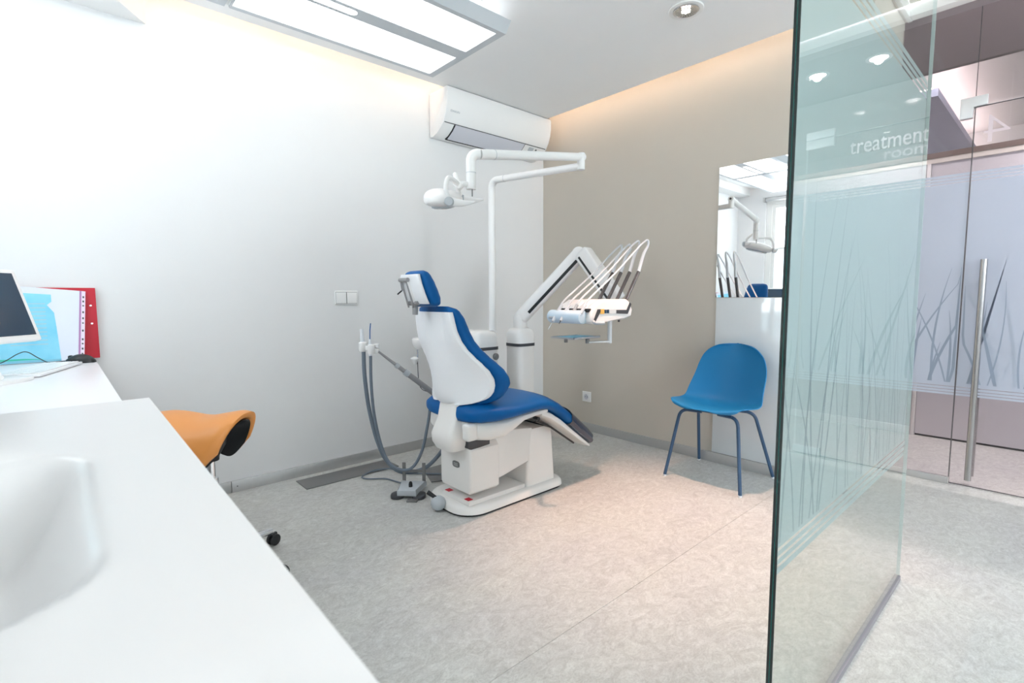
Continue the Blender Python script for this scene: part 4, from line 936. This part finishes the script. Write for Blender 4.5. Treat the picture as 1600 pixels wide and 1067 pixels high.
# ================================================================ DESK AND WASH COUNTER
dk_ = thing('desk', 'white desk top against the white wall, left of the counter', 'desk', (-2.2, -.25, 0))
fin(B(WA+.003, -1.262, YB+.003, .118, .795, .82, bev=.002), 'desk_top', 'desk', dk_)
fin(B(-3.12, -2.66, YB+.01, .06, 0, .795), 'drawer_pedestal', 'desk', dk_)
for k in range(3):
    f_ = fin(B(-3.117, -2.663, .06, .079, .06+k*.243, .06+k*.243+.238, bev=.002), 'drawer', 'desk', dk_)
    fin(B(-2.95, -2.83, .079, .095, .25+k*.243, .258+k*.243, bev=.002), 'handle', 'alu', f_)
CTZ = .90; cx0, cx1, cy0, cy1 = -1.247, .60, YB+.003, .128
wc = thing('wash_counter', 'white solid-surface counter with moulded basin in the foreground', 'counter', (-.4, -.2, 0))
# top with a moulded basin: height field
bx0, bx1, by0, by1 = -.885, -.42, -.46, .030
bm = new()
def axis_pts(a, b, c, d, n1, n2, n3): return [a+(b-a)*k/n1 for k in range(n1)]+[b+(c-b)*k/n2 for k in range(n2)]+[c+(d-c)*k/n3 for k in range(n3+1)]
XS = axis_pts(cx0, bx0, bx1, cx1, 6, 44, 8); YS = axis_pts(cy0, by0, by1, cy1, 4, 44, 5)
def depth(x, y):
    # signed distance to rounded rectangle, smooth wall
    hx, hy, r = (bx1-bx0)/2, (by1-by0)/2, .09
    qx = abs(x-(bx0+bx1)/2)-hx+r; qy = abs(y-(by0+by1)/2)-hy+r
    d = min(max(qx, qy), 0)+math.hypot(max(qx, 0), max(qy, 0))-r
    t = min(max(-d/.085, 0), 1); t = t*t*(3-2*t)
    return -.115*t-.012*max(0, min(1, (-d-.085)/.12))
V = [[bm.verts.new((x, y, CTZ+depth(x, y))) for y in YS] for x in XS]
for i in range(len(XS)-1):
    for j_ in range(len(YS)-1): bm.faces.new((V[i][j_], V[i+1][j_], V[i+1][j_+1], V[i][j_+1]))
bot = CTZ-.045
rim = [V[i][0] for i in range(len(XS))]+[V[-1][j_] for j_ in range(1, len(YS))]+[V[i][-1] for i in range(len(XS)-2, -1, -1)]+[V[0][j_] for j_ in range(len(YS)-2, 0, -1)]
lowr = [bm.verts.new((v.co.x, v.co.y, bot)) for v in rim]
for k in range(len(rim)): bm.faces.new((rim[k], rim[(k+1) % len(rim)], lowr[(k+1) % len(rim)], lowr[k]))
es = [e for e in bm.edges if (e.verts[0] in rim and e.verts[1] in rim and abs(e.calc_face_angle(0)-math.pi/2) < .1)]
bmesh.ops.bevel(bm, geom=es, offset=.006, segments=3, affect='EDGES')
for v in bm.verts: v.co.y -= .0150*(v.co.x+1.247)*max(0, min(1, (v.co.y+.617)/.745))
top_ = fin(bm, 'counter_top', 'solid', wc, angle=60)
bm = lathe(new(), [(.0, .002), (.022, .002), (.024, 0), (.024, -.003)], (-.65, -.25, CTZ-.126), 24); fin(bm, 'drain', 'steel', wc)
bm = new(); box(bm, cx0+.03, cx0+.05, cy0+.01, .06, .0, bot); box(bm, cx1-.05, cx1-.03, cy0+.01, .06, 0, bot); box(bm, cx0+.05, cx1-.05, cy0+.01, .058, .08, .10); box(bm, cx0+.05, cx1-.05, .0, .05, .0, .08)
fin(bm, 'carcass', 'desk', wc)
n_d = 3; wdt = (cx1-cx0-.06)/n_d
for k in range(n_d):
    a = cx0+.03+k*wdt
    d_o = fin(B(a+.002, a+wdt-.002, .060, .079, .09, bot-.004, bev=.0015), 'door', 'desk', wc)
    fin(B(a+wdt-.16, a+wdt-.04, .079, .090, bot-.05, bot-.042, bev=.002), 'handle', 'alu', d_o)

# ================================================================ DESK OBJECTS
# monitor (local frame: x = toward screen front, y = along screen to far edge)
mo = thing('computer_monitor', 'white-framed computer monitor with dark blue screen at the left edge', 'monitor', (-2.34, -.21, .82))
c_far = Vector((-2.525, -.045, .0)); vd = Vector((-.743, .669, 0)); nn = Vector((.669, .743, 0)); rot = R(18)
up = Vector((0, 0, 1))*math.cos(rot)-nn*math.sin(rot); nf = nn*math.cos(rot)+Vector((0, 0, 1))*math.sin(rot)
O = Vector((-2.522, -.047, .955)); Wm, Hm = .42, .265
def MX(o): return Matrix(((vd.x, up.x, nf.x, o.x), (vd.y, up.y, nf.y, o.y), (vd.z, up.z, nf.z, o.z), (0, 0, 0, 1)))
mm = MX(O)
bm = new(); box(bm, -Wm, 0, 0, Hm, -.028, 0, .006, 3); bmesh.ops.transform(bm, matrix=mm, verts=bm.verts); cs = fin(bm, 'casing', 'plastic', mo)
bm = new(); box(bm, -Wm+.018, -.016, .020, Hm-.014, -.001, .0012); bmesh.ops.transform(bm, matrix=mm, verts=bm.verts); fin(bm, 'screen', 'screen', mo)
mc = mm @ Vector((-Wm/2, .06, -.03)); base = Vector((mc.x, mc.y, .82))-nn*.0
bc = Vector((-2.405, -.135, .82))
bm = new(); tube(bm, [mc, mc+Vector((0, 0, -.05))+nn*-.03, base+nn*.0+Vector((0, 0, .02))], [.014, .013, .015], 14, 6); fin(bm, 'neck', 'plastic', mo)
bm = new(); tube(bm, [mm @ Vector((-.17, .01, -.02)), mm @ Vector((-.17, -.04, -.015)), mm @ Vector((-.175, -.08, -.03)), mm @ Vector((-.20, -.118, .0))], .0095, 12, 6); fin(bm, 'stand_arm', 'plastic', mo)
bm = new(); prism(bm, [((base+vd*(a)+nn*b).x, (base+vd*(a)+nn*b).y) for a, b in sup(0.01, .02, .12, .085, 5, 28)], 'z', .82, .833, .003); fin(bm, 'base', 'plastic', mo)
# keyboard
kb = thing('keyboard', 'slim white keyboard on the desk in front of the monitor', 'keyboard', (-2.68, -.06, .82))
ka = R(-18.5); KM = Matrix.Translation((-2.686, -.062, .82)) @ Matrix.Rotation(ka, 4, 'Z')
bm = new(); box(bm, -.20, .20, -.07, .07, .002, .012, .004); bmesh.ops.transform(bm, matrix=KM, verts=bm.verts); fin(bm, 'tray', 'desk', kb)
k0 = None
for r in range(5):
    for c in range(15):
        bm = new(); x = -.190+c*.0253; y = -.060+r*.0245
        if k0 is None:
            box(bm, -.0112, .0112, -.0105, .0105, 0, .004, .001, 1); k0 = fin(bm, 'key', 'plastic', kb, W=False); kk = k0
        else:
            bm.free(); kk = k0.copy(); C.objects.link(kk)
        kk.location = (KM @ Vector((x+.0126, y+.011, .012)))-kb.location; kk.rotation_euler = (0, 0, ka)
# mouse
ms = thing('computer_mouse', 'black computer mouse on the desk by the red binder', 'mouse', (-2.93, .062, .82))
bm = new(); rings = []; mdir = Vector((-.62, .78, 0)).normalized(); mdir = Vector((.67*.3-.743*.0, .9, 0)).normalized(); md = Vector((.45, .89, 0)).normalized(); mside = Vector((-md.y, md.x, 0))
for k in range(13):
    t = k/12; s = max(.06, math.sin(math.pi*(t*.94+.03))**.45); hgt = .034*s*(.55+.75*math.sin(math.pi*(.18+t*.55)))/1.15
    rings.append([Vector((-2.93, .062, .8205))+md*(-.056+.112*t)+mside*a+Vector((0, 0, max(b, 0))) for a, b in sup(0, 0, .031*s, hgt, 2.3, 24)])
loft(bm, rings); mb = fin(bm, 'body', 'black', ms, angle=60)
fin(tube(new(), [Vector((-2.93, .062, .846))+md*-.035+mside*-.006, Vector((-2.93, .062, .846))+md*-.035+mside*.006], .008, 14), 'scroll_wheel', 'dark', ms)
bm = new(); cp = [Vector((-2.955, .012, .830)), Vector((-2.99, -.04, .824)), Vector((-3.02, -.075, .845)), Vector((-3.04, -.11, .872)), Vector((-3.04, -.14, .865)), Vector((-3.02, -.20, .83)), Vector((-3.0, -.3, .824))]
fin(tube(bm, cp, .002, 8, 8), 'cable', 'black', ms)
# red binder
bd = thing('ring_binder', 'red lever binder standing against the white wall on the desk', 'binder', (-3.12, 0, .82))
bm = new(); box(bm, WA+.004, WA+.007, -.17, .140, .8205, 1.154); box(bm, WA+.024, WA+.027, -.17, .138, .8205, 1.150); box(bm, WA+.004, WA+.027, -.173, -.17, .8205, 1.152)
fin(bm, 'cover', 'red', bd)
fin(B(WA+.0072, WA+.0235, -.165, .132, .823, 1.148), 'paper_block', 'paper', bd)
for z in (1.07, .985): fin(lathe(new(), [(.0025, 0), (.0045, .0003), (.0045, .0012), (.0025, .0015)], (WA+.027, .118, z), 16, Matrix.Rotation(R(90), 4, 'Y')), 'rivet', 'steel', bd)
# punched pocket with documents leaning on the binder
pk = thing('document_pocket', 'clear punched pocket with blue and white papers leaning on the red binder', 'documents', (-3.08, -.05, .82))
def leanpt(y, z, off=0):  # leaning plane: bottom further from wall
    t = (z-.8205)/.33; return Vector((-3.058-.052*t+off, y, z))
def sheet(poly, name, m, off, th=.0008):
    bm = new(); A = [bm.verts.new(leanpt(y, z, off)) for y, z in poly]; Bv = [bm.verts.new(leanpt(y, z, off-th)) for y, z in poly]; n = len(poly)
    bm.faces.new(A); bm.faces.new(list(reversed(Bv)))
    for k in range(n): bm.faces.new((A[k], A[(k+1) % n], Bv[(k+1) % n], Bv[k]))
    return fin(bm, name, m, pk)
sheet([(-.42, .8215), (.072, .8215), (.097, 1.138), (-.40, 1.185)], 'paper_stack', 'paper', 0, .004)
sheet([(-.41, .832), (.0, .832), (-.008, .98), (-.012, 1.04), (-.034, 1.075), (-.018, 1.09), (-.018, 1.122), (-.38, 1.15)], 'blue_print', 'cyan', .0012)
sheet([(-.40, .8225), (.0, .8225), (.0, .832), (-.40, .832)], 'blue_edge', 'tray_blue', .0013)
sheet([(-.22, .834), (-.05, .834), (-.12, .841), (-.20, .842)], 'green_print', 'green', .0022)
sheet([(.058, .8215), (.065, .8215), (.089, 1.138), (.082, 1.139)], 'pocket_fold', 'purple', .0014)
sheet([(.065, .8215), (.0795, .8215), (.103, 1.137), (.089, 1.138)], 'punched_edge', 'pocket', .0014)
for k, z in enumerate((.833, .848, .872, .895, .915, .955, .99, 1.012, 1.04, 1.07, 1.09, 1.11)):
    yy = .0722+(z-.8215)*.075; h = .0045 if k % 3 else .003
    sheet([(yy-.003, z-h), (yy+.003, z-h), (yy+.003, z+h), (yy-.003, z+h)], 'punch_hole', 'dark', .0022)
for k in range(11):
    z = .90+k*.018
    sheet([(-.16, z), (-.04, z), (-.04, z+.0022), (-.16, z+.0022)], 'text_line', 'grey', .0022, .0003)

# outside the window: bare tree and garden wall, seen only in the mirror
tg = thing('bare_tree', 'bare branching tree outside the window, seen in the mirror', 'tree', (-1.6, -6.0, -.5))
bm = new(); rnd = random.Random(4)
def branch(p, d, L, r, lv):
    q = p+d*L; tube(bm, [p, p.lerp(q, .5)+Vector((rnd.uniform(-.04, .04), 0, 0)), q], [r, r*.8, r*.6], 6)
    if lv:
        for s in range(3):
            nd = (d+Vector((rnd.uniform(-.8, .8), rnd.uniform(-.5, .5), rnd.uniform(-.1, .5)))).normalized(); branch(p.lerp(q, rnd.uniform(.5, 1)), nd, L*.68, r*.55, lv-1)
branch(Vector((-2.3, -6.0, -.5)), Vector((.05, 0, 1)), 1.9, .12, 5)
fin(bm, 'trunk_and_branches', 'bark', tg)
